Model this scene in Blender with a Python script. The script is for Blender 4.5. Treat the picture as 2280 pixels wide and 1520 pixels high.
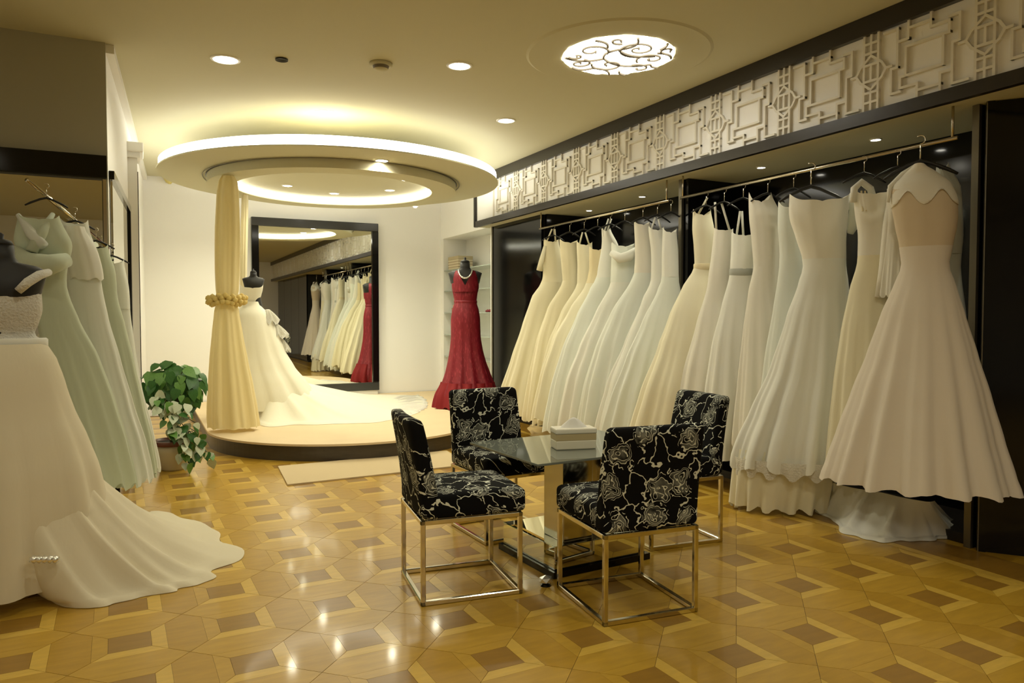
import bpy, bmesh, math, random
from mathutils import Vector, Matrix
for o in list(bpy.data.objects): bpy.data.objects.remove(o, do_unlink=True)
sc = bpy.context.scene
COL = sc.collection
PI = math.pi
# ------------------------------------------------------------------ camera
CH = 1.35; FPX = 1650.0; YAW = math.radians(26.57); PIT = math.radians(1.98)
cd = bpy.data.cameras.new('camera'); cam = bpy.data.objects.new('camera', cd); COL.objects.link(cam)
cd.sensor_width = 36; cd.lens = FPX / 2280 * 36; cd.clip_start = .05; cd.clip_end = 100
cam.location = (0, 0, CH); cam.rotation_euler = (PI/2 - PIT, 0, -YAW)
sc.camera = cam
# ------------------------------------------------------------------ world and exposure
w = bpy.data.worlds.new('world'); sc.world = w; w.use_nodes = True
w.node_tree.nodes['Background'].inputs[0].default_value = (.9, .8, .6, 1)
w.node_tree.nodes['Background'].inputs[1].default_value = .03
sc.view_settings.view_transform = 'Standard'; sc.view_settings.look = 'None'
sc.view_settings.exposure = 0.55; sc.view_settings.gamma = 1; sc.view_settings.use_curve_mapping = False
WARM = (1.0, .945, .70)
P_DOWN = 30.0      # ceiling downlights (W)
P_RING = 36.0      # downlights in the round soffit
P_SOFF = 11.0       # small lights over the rails
E_COVE = 3.6      # cove strip emission
E_INNER = 3.5
E_LAMP = 9.0
CEIL = 3.2175; SOF = 2.556; SH = .162
# ------------------------------------------------------------------ helpers
_F = Vector((math.sin(YAW)*math.cos(PIT), math.cos(YAW)*math.cos(PIT), -math.sin(PIT)))
_R = Vector((math.cos(YAW), -math.sin(YAW), 0)); _U = _R.cross(_F); _C = Vector((0, 0, CH))
def ray(u, v): return _F + _R*((u-1140)/FPX) - _U*((v-760)/FPX)
def at(u, v, **k):
    r = ray(u, v)
    if 'z' in k: t = (k['z']-CH)/r.z
    elif 'X' in k: t = k['X']/r.x
    elif 'Y' in k: t = k['Y']/r.y
    return _C + r*t
def on_plane(u, v, c, n):
    r = ray(u, v); t = ((c-_C).dot(n))/r.dot(n); return _C + r*t

def mat(name, col, rough=.5, metal=0, spec=.5, coat=0, bump=0, bscale=40, vary=0, vscale=3, sheen=0, emit=0, ecol=None, trans=0, stretch=None):
    m = bpy.data.materials.new(name); m.use_nodes = True
    nt = m.node_tree; b = nt.nodes['Principled BSDF']
    b.inputs['Base Color'].default_value = (*col, 1); b.inputs['Roughness'].default_value = rough
    b.inputs['Metallic'].default_value = metal; b.inputs['Specular IOR Level'].default_value = spec
    b.inputs['Coat Weight'].default_value = coat; b.inputs['Coat Roughness'].default_value = .08
    b.inputs['Sheen Weight'].default_value = sheen
    if emit:
        b.inputs['Emission Color'].default_value = (*(ecol or col), 1); b.inputs['Emission Strength'].default_value = emit
    co = nt.nodes.new('ShaderNodeTexCoord')
    src = co.outputs['Object']
    if stretch:
        mp = nt.nodes.new('ShaderNodeMapping'); mp.inputs['Scale'].default_value = stretch
        nt.links.new(src, mp.inputs[0]); src = mp.outputs[0]
    if vary:
        n = nt.nodes.new('ShaderNodeTexNoise'); n.inputs['Scale'].default_value = vscale; n.inputs['Detail'].default_value = 3
        nt.links.new(src, n.inputs['Vector'])
        mx = nt.nodes.new('ShaderNodeMix'); mx.data_type = 'RGBA'
        mx.inputs[6].default_value = (*[c*(1-vary) for c in col], 1); mx.inputs[7].default_value = (*[min(1, c*(1+vary)) for c in col], 1)
        nt.links.new(n.outputs['Fac'], mx.inputs[0]); nt.links.new(mx.outputs[2], b.inputs['Base Color'])
    if bump:
        n2 = nt.nodes.new('ShaderNodeTexNoise'); n2.inputs['Scale'].default_value = bscale; n2.inputs['Detail'].default_value = 4
        bp = nt.nodes.new('ShaderNodeBump'); bp.inputs['Strength'].default_value = bump; bp.inputs['Distance'].default_value = .01
        nt.links.new(src, n2.inputs['Vector']); nt.links.new(n2.outputs['Fac'], bp.inputs['Height']); nt.links.new(bp.outputs[0], b.inputs['Normal'])
    if trans:
        tr = nt.nodes.new('ShaderNodeBsdfTranslucent'); tr.inputs[0].default_value = (*[min(1, c*1.05) for c in col], 1)
        ms = nt.nodes.new('ShaderNodeMixShader'); ms.inputs[0].default_value = trans
        nt.links.new(b.outputs[0], ms.inputs[1]); nt.links.new(tr.outputs[0], ms.inputs[2])
        nt.links.new(ms.outputs[0], nt.nodes['Material Output'].inputs[0])
    return m

def link(name, me, m=None, parent=None, smooth=False):
    o = bpy.data.objects.new(name, me); COL.objects.link(o)
    if m is not None:
        me.materials.clear()
        for x in (m if isinstance(m, (list, tuple)) else [m]): me.materials.append(x)
    if smooth: me.polygons.foreach_set('use_smooth', [True]*len(me.polygons))
    if parent is not None: o.parent = parent
    return o
def obj(name, bm, m=None, parent=None, smooth=False):
    me = bpy.data.meshes.new(name); bm.to_mesh(me); bm.free()
    return link(name, me, m, parent, smooth)
def tag(o, label, cat, group=None):
    o['label'] = label; o['category'] = cat
    if group: o['group'] = group
    return o
def thing(name, label, cat, loc=(0, 0, 0), rz=0, group=None):
    o = bpy.data.objects.new(name, None); COL.objects.link(o); o.empty_display_size = .1
    o.location = loc; o.rotation_euler = (0, 0, rz)
    return tag(o, label, cat, group)
def struct(name, bm, m, parent=None, smooth=False):
    o = obj(name, bm, m, parent, smooth)
    if parent is None: o['kind'] = 'structure'
    return o
def sroot(name):
    o = bpy.data.objects.new(name, None); COL.objects.link(o); o['kind'] = 'structure'; return o
def copy_tree(o, parent=None):
    c = o.copy(); COL.objects.link(c)
    c.parent = parent
    for ch in o.children: copy_tree(ch, c)
    return c
def box(bm, c, s, M=None, bev=0, seg=2):
    r = bmesh.ops.create_cube(bm, size=1)
    vs = r['verts']
    for v in vs: v.co = Vector((v.co.x*s[0], v.co.y*s[1], v.co.z*s[2]))
    if bev:
        es = list({e for v in vs for e in v.link_edges})
        rr = bmesh.ops.bevel(bm, geom=es, offset=bev, segments=seg, affect='EDGES', profile=.5)
        vs = list({v for f in rr['faces'] for v in f.verts} | {v for v in vs if v.is_valid})
    T = Matrix.Translation(c)
    if M is not None: T = T @ M
    for v in vs: v.co = T @ v.co
    return vs
def bx(x0, x1, y0, y1, z0, z1, bm=None, bev=0):
    bm = bm or bmesh.new()
    box(bm, ((x0+x1)/2, (y0+y1)/2, (z0+z1)/2), (x1-x0, y1-y0, z1-z0), bev=bev); return bm
def rot(axis, deg): return Matrix.Rotation(math.radians(deg), 4, axis)
def tube(bm, pts, r, n=8, cap=True):
    pts = [Vector(p) for p in pts]; rings = []
    rr = r if isinstance(r, (list, tuple)) else [r]*len(pts)
    prev = None
    for i, p in enumerate(pts):
        t = (pts[min(i+1, len(pts)-1)]-pts[max(i-1, 0)]).normalized()
        if prev is None:
            a = Vector((0, 0, 1)) if abs(t.z) < .9 else Vector((1, 0, 0)); x = t.cross(a).normalized()
        else: x = (prev - t*prev.dot(t)).normalized()
        prev = x; y = t.cross(x)
        rings.append([bm.verts.new(p + (x*math.cos(2*PI*k/n)+y*math.sin(2*PI*k/n))*rr[i]) for k in range(n)])
    for a, b in zip(rings, rings[1:]):
        for k in range(n): bm.faces.new((a[k], a[(k+1) % n], b[(k+1) % n], b[k]))
    if cap: bm.faces.new(rings[0][::-1]); bm.faces.new(rings[-1])
def lathe(bm, prof, c=(0, 0, 0), n=32, a0=0, a1=2*PI, sx=1, sy=1):
    full = abs(a1-a0-2*PI) < 1e-6; m = n if full else n+1
    rings = [[bm.verts.new((c[0]+r*sx*math.cos(a0+(a1-a0)*k/n), c[1]+r*sy*math.sin(a0+(a1-a0)*k/n), c[2]+z)) for k in range(m)] for r, z in prof]
    for a, b in zip(rings, rings[1:]):
        for k in range(n):
            k2 = (k+1) % m
            bm.faces.new((a[k], a[k2], b[k2], b[k]))
    return rings
def solid_lathe(bm, prof, c=(0, 0, 0), n=32, sx=1, sy=1):
    r = lathe(bm, prof, c, n, sx=sx, sy=sy); bm.faces.new(r[0][::-1]); bm.faces.new(r[-1])
def prism(bm, poly, z0, z1):
    lo = [bm.verts.new((x, y, z0)) for x, y in poly]; hi = [bm.verts.new((x, y, z1)) for x, y in poly]
    n = len(poly)
    bm.faces.new(lo[::-1]); bm.faces.new(hi)
    for i in range(n): bm.faces.new((lo[i], lo[(i+1) % n], hi[(i+1) % n], hi[i]))

# ------------------------------------------------------------------ materials
M = {}
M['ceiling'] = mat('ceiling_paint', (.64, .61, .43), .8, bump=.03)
M['wall'] = mat('wall_paint', (.92, .91, .88), .75, bump=.03)
M['white'] = mat('white_lacquer', (.86, .85, .80), .35)
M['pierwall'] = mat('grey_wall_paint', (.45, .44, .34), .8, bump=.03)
M['black'] = mat('black_gloss', (.004, .004, .004), .10, spec=.38)
M['blackmatte'] = mat('black_matte', (.012, .012, .012), .5)
M['darktrim'] = mat('dark_trim', (.022, .018, .014), .3)
M['bronze'] = mat('bronze_metal', (.20, .18, .13), .35, metal=.8)
M['chrome'] = mat('chrome', (.72, .68, .58), .12, metal=1)
M['rod'] = mat('rail_metal', (.62, .56, .44), .25, metal=1)
M['mirror'] = mat('mirror_glass', (.86, .88, .82), .01, metal=1)
M['lattice'] = mat('lattice_paint', (.80, .77, .68), .5)
M['stagetop'] = mat('stage_carpet', (.72, .57, .36), .8, vary=.06, vscale=4, bump=.1, bscale=200)
M['stageside'] = mat('stage_side_wood', (.055, .042, .028), .35, vary=.3, vscale=6, stretch=(1, 1, 8))
M['mat'] = mat('entry_mat_fabric', (.62, .49, .29), .9, bump=.3, bscale=300)
M['joint'] = mat('floor_joint', (.20, .12, .035), .6)
def wood(name, c, rough=.30):
    return mat(name, c, rough, spec=.4, coat=.3, vary=.22, vscale=5, stretch=(1.2, 6, 1), bump=.02, bscale=12)
M['wl'] = wood('oak_light', (.64, .41, .065)); M['wm'] = wood('oak_medium', (.44, .25, .022)); M['wd'] = wood('oak_dark', (.31, .165, .022))
M['wm2'] = wood('oak_honey', (.50, .295, .032))
M['glow'] = mat('lamp_glow', (1, .97, .88), .5, emit=22, ecol=(1, .95, .8))
M['cove'] = mat('cove_glow', (1, .97, .88), .5, emit=E_COVE, ecol=(1, .97, .87))
M['inner'] = mat('inner_glow', (1, .97, .88), .5, emit=E_INNER, ecol=(1, .97, .87))
M['panel_glow'] = mat('panel_glow', (1, .98, .92), .5, emit=E_LAMP, ecol=(1, .96, .84))
M['grille'] = mat('grille_metal', (.20, .17, .12), .5)
M['mannequin'] = mat('mannequin_black', (.008, .008, .008), .6, sheen=.2)
M['lace'] = mat('lace_white', (.86, .84, .76), .8, bump=1.0, bscale=90, trans=.2)
M['leaf'] = mat('leaf_green', (.035, .13, .02), .35, vary=.5, vscale=9)
M['leaf2'] = mat('leaf_light_green', (.12, .28, .05), .35, vary=.4, vscale=9)
M['leafw'] = mat('leaf_variegated', (.55, .62, .45), .45, vary=.5, vscale=25)
M['stem'] = mat('stem_brown', (.08, .09, .03), .6)
def cloth(name, c, trans=.12): return mat(name, c, .85, sheen=.25, trans=trans, bump=.12, bscale=6, stretch=(6, 6, .6), spec=.2)
CL = {'ivory': cloth('tulle_ivory', (.92, .87, .66)), 'cream': cloth('satin_cream', (.90, .84, .62)), 'white': cloth('tulle_white', (.90, .90, .82)),
      'cool': cloth('tulle_cool_white', (.87, .90, .82)), 'warm': cloth('tulle_warm', (.90, .87, .76)), 'mint': cloth('tulle_mint', (.62, .68, .52)),
      'blush': cloth('tulle_blush', (.82, .74, .62)), 'stage': cloth('satin_stage', (.92, .89, .74)), 'left': cloth('tulle_left', (.86, .78, .58)), 'gold': cloth('satin_gold', (.70, .52, .24)), 'champagne': cloth('tulle_champagne', (.86, .76, .50)),
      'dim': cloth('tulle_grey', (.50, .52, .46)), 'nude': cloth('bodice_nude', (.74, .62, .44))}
def sparkle(name, c, c2):
    m = mat(name, c, .5, spec=.45); nt = m.node_tree; b = nt.nodes['Principled BSDF']
    co = nt.nodes.new('ShaderNodeTexCoord'); mp = nt.nodes.new('ShaderNodeMapping'); mp.inputs['Scale'].default_value = (55, 55, 14)
    n = nt.nodes.new('ShaderNodeTexNoise'); n.inputs['Scale'].default_value = 1; n.inputs['Detail'].default_value = 4
    rp = nt.nodes.new('ShaderNodeValToRGB'); rp.color_ramp.elements[0].position = .52; rp.color_ramp.elements[0].color = (*c, 1)
    rp.color_ramp.elements[1].position = .72; rp.color_ramp.elements[1].color = (*c2, 1)
    bp = nt.nodes.new('ShaderNodeBump'); bp.inputs['Strength'].default_value = .5
    nt.links.new(co.outputs['Object'], mp.inputs[0]); nt.links.new(mp.outputs[0], n.inputs['Vector'])
    nt.links.new(n.outputs['Fac'], rp.inputs[0]); nt.links.new(rp.outputs[0], b.inputs['Base Color'])
    nt.links.new(n.outputs['Fac'], bp.inputs['Height']); nt.links.new(bp.outputs[0], b.inputs['Normal'])
    return m
M['red'] = sparkle('red_lace', (.19, .004, .014), (.34, .03, .05))
M['redhem'] = mat('red_tulle', (.25, .004, .009), .7, trans=.2)
M['silver'] = mat('silver_beads', (.9, .9, .86), .15, metal=.8)
M['curtain'] = cloth('curtain_gold', (.92, .82, .50), .3)
M['curtain_sheer'] = cloth('curtain_cream', (.84, .78, .58), .4)
M['flower'] = mat('flower_yellow', (.82, .64, .22), .6, trans=.2)

def rose_fabric(name, ax):
    m = bpy.data.materials.new(name); m.use_nodes = True; nt = m.node_tree; N = nt.nodes; L = nt.links
    b = N['Principled BSDF']; b.inputs['Roughness'].default_value = .9; b.inputs['Specular IOR Level'].default_value = .15
    def math_(op, a, bb=None, c=None):
        n = N.new('ShaderNodeMath'); n.operation = op
        for i, x in enumerate((a, bb, c)):
            if x is None: continue
            if isinstance(x, (int, float)): n.inputs[i].default_value = x
            else: L.new(x, n.inputs[i])
        return n.outputs[0]
    co = N.new('ShaderNodeTexCoord')
    oi = N.new('ShaderNodeObjectInfo')
    add = N.new('ShaderNodeVectorMath'); add.operation = 'ADD'; sc3 = N.new('ShaderNodeVectorMath'); sc3.operation = 'SCALE'
    cmb = N.new('ShaderNodeCombineXYZ'); cm2 = N.new('ShaderNodeCombineXYZ'); sp = N.new('ShaderNodeSeparateXYZ')
    for i in range(2): L.new(math_('MULTIPLY', oi.outputs['Random'], 3.0+i), cmb.inputs[i])
    L.new(co.outputs['Object'], sp.inputs[0])
    for i, cf in enumerate(ax):
        L.new(math_('ADD', math_('ADD', math_('MULTIPLY', sp.outputs[0], cf[0]), math_('MULTIPLY', sp.outputs[1], cf[1])), math_('MULTIPLY', sp.outputs[2], cf[2])), cm2.inputs[i])
    L.new(cm2.outputs[0], add.inputs[0]); L.new(cmb.outputs[0], add.inputs[1])
    nz = N.new('ShaderNodeTexNoise'); nz.inputs['Scale'].default_value = 14; nz.inputs['Detail'].default_value = 2
    L.new(add.outputs[0], nz.inputs['Vector'])
    sub = N.new('ShaderNodeVectorMath'); sub.operation = 'SUBTRACT'; sub.inputs[1].default_value = (.5, .5, .5); L.new(nz.outputs['Color'], sub.inputs[0])
    L.new(sub.outputs[0], sc3.inputs[0]); sc3.inputs['Scale'].default_value = .12
    wp = N.new('ShaderNodeVectorMath'); wp.operation = 'ADD'; L.new(add.outputs[0], wp.inputs[0]); L.new(sc3.outputs[0], wp.inputs[1])
    vo = N.new('ShaderNodeTexVoronoi'); vo.voronoi_dimensions = '2D'; vo.inputs['Scale'].default_value = 5.6; vo.inputs['Randomness'].default_value = .55; L.new(wp.outputs[0], vo.inputs['Vector'])
    d = vo.outputs['Distance']
    nz2 = N.new('ShaderNodeTexNoise'); nz2.inputs['Scale'].default_value = 22; nz2.inputs['Detail'].default_value = 1; L.new(add.outputs[0], nz2.inputs['Vector'])
    rings = math_('PINGPONG', math_('ADD', math_('MULTIPLY', d, 10.0), math_('MULTIPLY', nz2.outputs['Fac'], 4.5)), .5)
    ringline = math_('LESS_THAN', rings, .10)
    infl = math_('LESS_THAN', d, .36)
    gaps = math_('GREATER_THAN', nz.outputs['Fac'], .36)
    rose = math_('MULTIPLY', math_('MULTIPLY', ringline, infl), gaps)
    shade = math_('MULTIPLY', math_('MULTIPLY', math_('LESS_THAN', d, .27), math_('SUBTRACT', nz2.outputs['Fac'], .35)), .9)
    vl = N.new('ShaderNodeTexVoronoi'); vl.feature = 'DISTANCE_TO_EDGE'; vl.voronoi_dimensions = '2D'; vl.inputs['Scale'].default_value = 10.0; L.new(wp.outputs[0], vl.inputs['Vector'])
    stem = math_('MULTIPLY', math_('LESS_THAN', vl.outputs['Distance'], .030), math_('GREATER_THAN', d, .33))
    stem = math_('MULTIPLY', stem, math_('GREATER_THAN', nz2.outputs['Fac'], .41))
    fac = math_('MINIMUM', math_('ADD', math_('MAXIMUM', rose, stem), math_('MAXIMUM', shade, 0.0)), 1.0)
    mx = N.new('ShaderNodeMix'); mx.data_type = 'RGBA'; mx.inputs[6].default_value = (.004, .004, .004, 1); mx.inputs[7].default_value = (.74, .76, .64, 1)
    L.new(fac, mx.inputs[0]); L.new(mx.outputs[2], b.inputs['Base Color'])
    return m
M['rose_back'] = rose_fabric('rose_fabric_back', ((.9, 1, 0), (.3, 0, 1)))
M['rose_seat'] = rose_fabric('rose_fabric_seat', ((1, 0, .5), (0, 1, 1)))

# ------------------------------------------------------------------ room shell
XR = 4.27; YB = 11.07; YF = -5.0; XL = -3.0
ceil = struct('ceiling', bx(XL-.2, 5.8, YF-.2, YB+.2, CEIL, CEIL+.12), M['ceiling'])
struct('wall_back', bx(-.3, 5.2, YB, YB+.15, 0, CEIL), M['wall'])
bm = bmesh.new(); prism(bm, [(-.19, 5.86), (.05, YB), (-.35, YB), (-.35, 5.86)], 0, CEIL)
lw = struct('wall_left', bm, M['wall'])
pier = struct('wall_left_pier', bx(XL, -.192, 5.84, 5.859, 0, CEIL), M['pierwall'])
struct('wall_left_rear', bx(XL-.15, XL, YF, 5.87, 0, CEIL), M['wall'])
struct('wall_front', bx(XL-.15, 5.8, YF-.15, YF, 0, CEIL), M['wall'])
rw = struct('wall_right', bx(4.92, 5.05, 2.66, 9.13, 0, CEIL), M['wall'])
struct('wall_right_front', bx(5.72, 5.85, YF, 2.66, 0, CEIL), M['wall'])
struct('wall_right_return', bx(5.05, 5.85, 2.66, 2.75, 0, CEIL), M['wall'])
# right wall beyond the wardrobes with its display niche
rb = sroot('wall_right_rear')
obj('niche_header', bx(XR, 5.05, 9.15, YB, 2.56, CEIL), M['wall'], rb)
obj('niche_back', bx(4.66, 5.05, 9.15, YB, 0, 2.56), M['white'], rb)
obj('niche_side', bx(XR, 4.66, 9.15, 9.19, 0, 2.56), M['white'], rb)
obj('niche_side', bx(XR, 4.66, YB-.12, YB, 0, 2.56), M['white'], rb)

# dropped round soffit over the stage
RC = (2.03, 8.60)
bm = bmesh.new(); solid_lathe(bm, [(1.87, 0), (1.87, .014), (1.80, .02)], (RC[0], RC[1], 2.88), 96)
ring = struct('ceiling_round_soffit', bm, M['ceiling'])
def annulus(bm, r0, r1, z0, z1, n=96):
    rs = lathe(bm, [(r0, z0), (r1, z0), (r1, z1), (r0, z1), (r0, z0)], (RC[0], RC[1], 0), n)
bm = bmesh.new(); annulus(bm, 1.10, 1.38, 2.785, 2.88); bmesh.ops.remove_doubles(bm, verts=bm.verts, dist=1e-5)
obj('step_ring', bm, M['ceiling'], ring)
bm = bmesh.new(); lathe(bm, [(1.088, 2.80), (1.088, 2.872)], (RC[0], RC[1], 0), 96); obj('inner_cove_light', bm, M['inner'], ring)
bm = bmesh.new()
lathe(bm, [(1.85, 2.897), (1.85, 2.985), (1.80, 3.0), (1.78, 2.99), (1.78, 2.905)], (RC[0], RC[1], 0), 128)
obj('cove_light_strip', bm, M['cove'], ring)
bm = bmesh.new(); annulus(bm, 1.375, 1.392, 2.874, 2.882); obj('suspension_collar', bm, M['darktrim'], ring)
for k in range(6):
    a = k*PI/3; bm = bmesh.new(); tube(bm, [(RC[0]+.9*math.cos(a), RC[1]+.9*math.sin(a), 2.93), (RC[0]+.9*math.cos(a), RC[1]+.9*math.sin(a), CEIL)], .012)
    obj('suspension_rod', bm, M['chrome'], ring)

# floor: parquet of mitred oak pieces on a dark screed
floor = struct('floor', bx(XL-.15, 5.8, YF-.15, YB+.1, -.10, -.003), M['joint'])
T = .425; h0 = .080; h1 = .138; TH = math.radians(1.6); g = .0012
O = Vector((2.51, 2.635))
def sh(poly):      # shrink a polygon slightly so the joints stay open
    cx = sum(p[0] for p in poly)/len(poly); cy = sum(p[1] for p in poly)/len(poly)
    return [(cx+(x-cx)*(1-g/max(.02, abs(x-cx)+abs(y-cy))*1.3), cy+(y-cy)*(1-g/max(.02, abs(x-cx)+abs(y-cy))*1.3)) for x, y in poly]
def r90(poly, k):
    for _ in range(k): poly = [(-y, x) for x, y in poly]
    return poly
sq = [(-h0, -h0), (h0, -h0), (h0, h0), (-h0, h0)]
strip = [(-h0, -h0), (-h1, -h1), (h1, -h1), (h0, -h0)]
chan = [(h1, h1), (h1, -h1), (T/2, -T/2), (T-h1, -h1), (T-h1, h1), (T/2, T/2)]
shapes = [(sh(sq), 'wd', 0), ] + [(sh(r90(strip, k)), 'wl' if k < 2 else 'wm2', k) for k in range(4)] + [(sh(chan), 'wm', 5), (sh(r90(chan, 1)), 'wm2', 6)]
pm = []
for i, (poly, mk, k) in enumerate(shapes):
    bm = bmesh.new(); prism(bm, poly, -.003, 0.0); me = bpy.data.meshes.new('parquet_plank'); bm.to_mesh(me); bm.free()
    me.materials.append(M[mk]); pm.append(me)
ct, st = math.cos(TH), math.sin(TH)
cells = []
for i in range(-15, 6):
    for j in range(-20, 22):
        p = O + Vector((i*T*ct - j*T*st, i*T*st + j*T*ct))
        if XL+.3 < p.x < 3.86 and YF+.3 < p.y < 10.9 and not (p.y > 5.5 and p.x < -.02-.0*p.x and p.x < -.25): cells.append(p)
def vis(p):
    d = Vector((p.x, p.y, -CH)).dot(_F)
    if d < .5: return 0
    u = 1140+FPX*Vector((p.x, p.y, -CH)).dot(_R)/d; v = 760-FPX*Vector((p.x, p.y, -CH)).dot(_U)/d
    return 1/d if -60 < u < 2340 and v < 1590 else 0
cells.sort(key=lambda p: -vis(p))
seen = [p for p in cells if vis(p) > 0]
near = cells[:42]
for p in near:
    for me in pm:
        o = bpy.data.objects.new('parquet_plank', me); COL.objects.link(o); o.parent = floor
        o.location = (p.x, p.y, 0); o.rotation_euler = (0, 0, TH)
V = []; Fc = []; MI = []
mi = {'wd': 0, 'wl': 1, 'wm': 2, 'wm2': 3}
for p in cells[42:]:
    for poly, mk, k in shapes:
        n = len(poly); b0 = len(V)
        for z in (-.003, 0.0):
            for x, y in poly: V.append((p.x+x*ct-y*st, p.y+x*st+y*ct, z))
        Fc.append(tuple(range(b0+n, b0+2*n))); MI.append(mi[mk])
        for a in range(n): Fc.append((b0+a, b0+(a+1) % n, b0+n+(a+1) % n, b0+n+a)); MI.append(mi[mk])
me = bpy.data.meshes.new('parquet'); me.from_pydata(V, [], Fc)
o = link('parquet_planks', me, [M['wd'], M['wl'], M['wm'], M['wm2']], floor)
me.polygons.foreach_set('material_index', MI); o['kind'] = 'stuff'
# border boards along the wardrobes
for k in range(11):
    y0 = -4.6+k*1.25
    if y0+1.2 > 9.6: break
    obj('border_strip', bx(3.93, 3.985, y0, y0+1.246, -.003, .0005), M['wl'], floor)
    obj('border_board', bx(3.987, 4.26, y0, y0+1.246, -.003, .0005), M['wd'], floor)
    obj('border_board', bx(4.262, 4.9, y0, y0+1.246, -.003, .0), M['wm'], floor)

# left pier: black band and mirror
t = sroot('trim_1')
obj('band', bx(XL+.1, -.195, 5.79, 5.84, 2.29, 2.44), M['black'], t)
t = thing('wall_mirror', 'tall frameless mirror on the left pier under a black band, behind the hanging gowns', 'mirror', (-1.5, 5.82, .1))
obj('glass', bx(-1.35, 1.275, -.02, .018, .02, 2.17), M['mirror'], t)
obj('edge_strip', bx(1.28, 1.30, -.025, .018, .0, 2.18), M['chrome'], t)
# left wall mirror seen at a grazing angle
def lwx(y): return -.19 + (y-5.85)*(.24/(YB-5.85))
t = thing('wall_mirror', 'narrow side mirror in a black frame left of the potted plant', 'mirror', (lwx(6.8), 6.8, .1), -math.atan(.24/5.22))
obj('glass', bx(.005, .02, -.86, .86, .05, 2.2), M['mirror'], t)
obj('frame', bx(.002, .035, .86, .95, .0, 2.26), M['black'], t)
obj('frame', bx(.002, .035, -.90, .86, 2.2, 2.26), M['black'], t)
obj('frame', bx(.002, .035, -.90, .86, .0, .05), M['black'], t)
t = sroot('trim_2')
x_ = lwx(8.1)
obj('pilaster', bx(x_-.02, x_+.075, 7.95, 8.22, 0, 2.85), M['white'], t)
obj('black_strip', bx(x_+.075, x_+.082, 8.12, 8.19, 0, 2.75), M['black'], t)
bm = bmesh.new(); bx(x_-.02, x_+.10, 7.92, 8.25, 2.85, 2.90, bm); bx(x_-.02, x_+.13, 7.89, 8.28, 2.90, 2.99, bm, .01); obj('capital', bm, M['white'], t)
# cornice along the left wall
t = sroot('trim_3')
bm = bmesh.new(); prism(bm, [(lwx(5.87), 5.87), (lwx(YB), YB-.01), (lwx(YB)+.05, YB-.01), (lwx(5.87)+.05, 5.87)], CEIL-.06, CEIL-.001); obj('cornice', bm, M['white'], t)

# ------------------------------------------------------------------ bulkhead over the wardrobes
XF = 4.09
t = sroot('trim_4')
obj('bulkhead_core', bx(XF+.03, 4.92, YF, 9.30, 2.60, CEIL-.001), M['white'], t)
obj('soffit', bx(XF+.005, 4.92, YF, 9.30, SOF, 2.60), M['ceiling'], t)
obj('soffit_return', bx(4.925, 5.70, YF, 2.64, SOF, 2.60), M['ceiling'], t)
obj('top_band', bx(XF-.02, XF+.03, YF, 9.30, 3.10, CEIL-.001), M['darktrim'], t)
obj('bottom_band', bx(XF-.015, XF+.03, YF, 9.30, SOF-.005, 2.628), M['darktrim'], t)
obj('end_strip', bx(XF-.02, XF+.03, 9.28, 9.31, SOF, CEIL-.001), M['darktrim'], t)
Z0, Z1 = 2.628, 3.10; HH = Z1-Z0; PITCH = .70
def lattice_mesh():
    bm = bmesh.new(); wd = .015; dp = .022
    def seg(a, b):
        (s0, t0), (s1, t1) = a, b
        L = math.hypot(s1-s0, t1-t0); an = math.atan2(t1-t0, s1-s0)
        box(bm, (-.002, (s0+s1)/2, (t0+t1)/2), (dp, L+wd, wd), Matrix.Rotation(an, 4, 'X'))
    def poly(pts, close=True):
        for a, b in zip(pts, pts[1:]+(pts[:1] if close else [])): seg(a, b)
    c, m = .35, HH/2
    poly([(c-.115, m-.085), (c+.115, m-.085), (c+.115, m+.085), (c-.115, m+.085)])
    # stepped outer frame
    poly([(c-.15, m+.15), (c-.04, m+.15), (c-.04, m+.19), (c+.10, m+.19), (c+.10, m+.13), (c+.17, m+.13), (c+.17, m-.02), (c+.21, m-.02)], False)
    poly([(c+.15, m-.15), (c+.04, m-.15), (c+.04, m-.19), (c-.10, m-.19), (c-.10, m-.13), (c-.17, m-.13), (c-.17, m+.02), (c-.21, m+.02)], False)
    poly([(c+.15, m-.15), (c+.15, m-.085), (c+.115, m-.085)], False); poly([(c-.15, m+.15), (c-.15, m+.085), (c-.115, m+.085)], False)
    seg((c-.04, m+.19), (c-.04, HH)); seg((c+.04, m-.19), (c+.04, 0)); seg((c+.10, m+.19), (c+.10, HH)); seg((c-.10, m-.19), (c-.10, 0))
    poly([(c-.21, m+.02), (c-.21, m+.17), (c-.15, m+.17)], False); poly([(c+.21, m-.02), (c+.21, m-.17), (c+.15, m-.17)], False)
    seg((c-.17, m-.13), (c-.17, m-.21)); seg((c+.17, m+.13), (c+.17, m+.21))
    seg((c-.17, m-.21), (c-.26, m-.21)); seg((c+.17, m+.21), (c+.26, m+.21))
    # knot between the modules
    for q in (.05, .65): seg((q, 0), (q, HH))
    for q in (.0,): seg((q, 0), (q, .11)); seg((q, HH-.11), (q, HH)); seg((q, m-.05), (q, m+.05))
    for tt in (.055, .115, HH-.055, HH-.115): seg((-.05, tt), (.05, tt))
    poly([(.0, m+.105), (.075, m+.045), (.105, m), (.075, m-.045), (.0, m-.105), (-.075, m-.045), (-.105, m), (-.075, m+.045)])
    seg((.105, m), (c-.21, m)); seg((-.105, m), (-(c-.21), m))
    seg((.05, m+.05), (-.05, m+.05)); seg((.05, m-.05), (-.05, m-.05))
    return bm
lm = bpy.data.meshes.new('lattice_panel'); bm = lattice_mesh(); bm.to_mesh(lm); bm.free(); lm.materials.append(M['lattice'])
bmr = bmesh.new()
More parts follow.
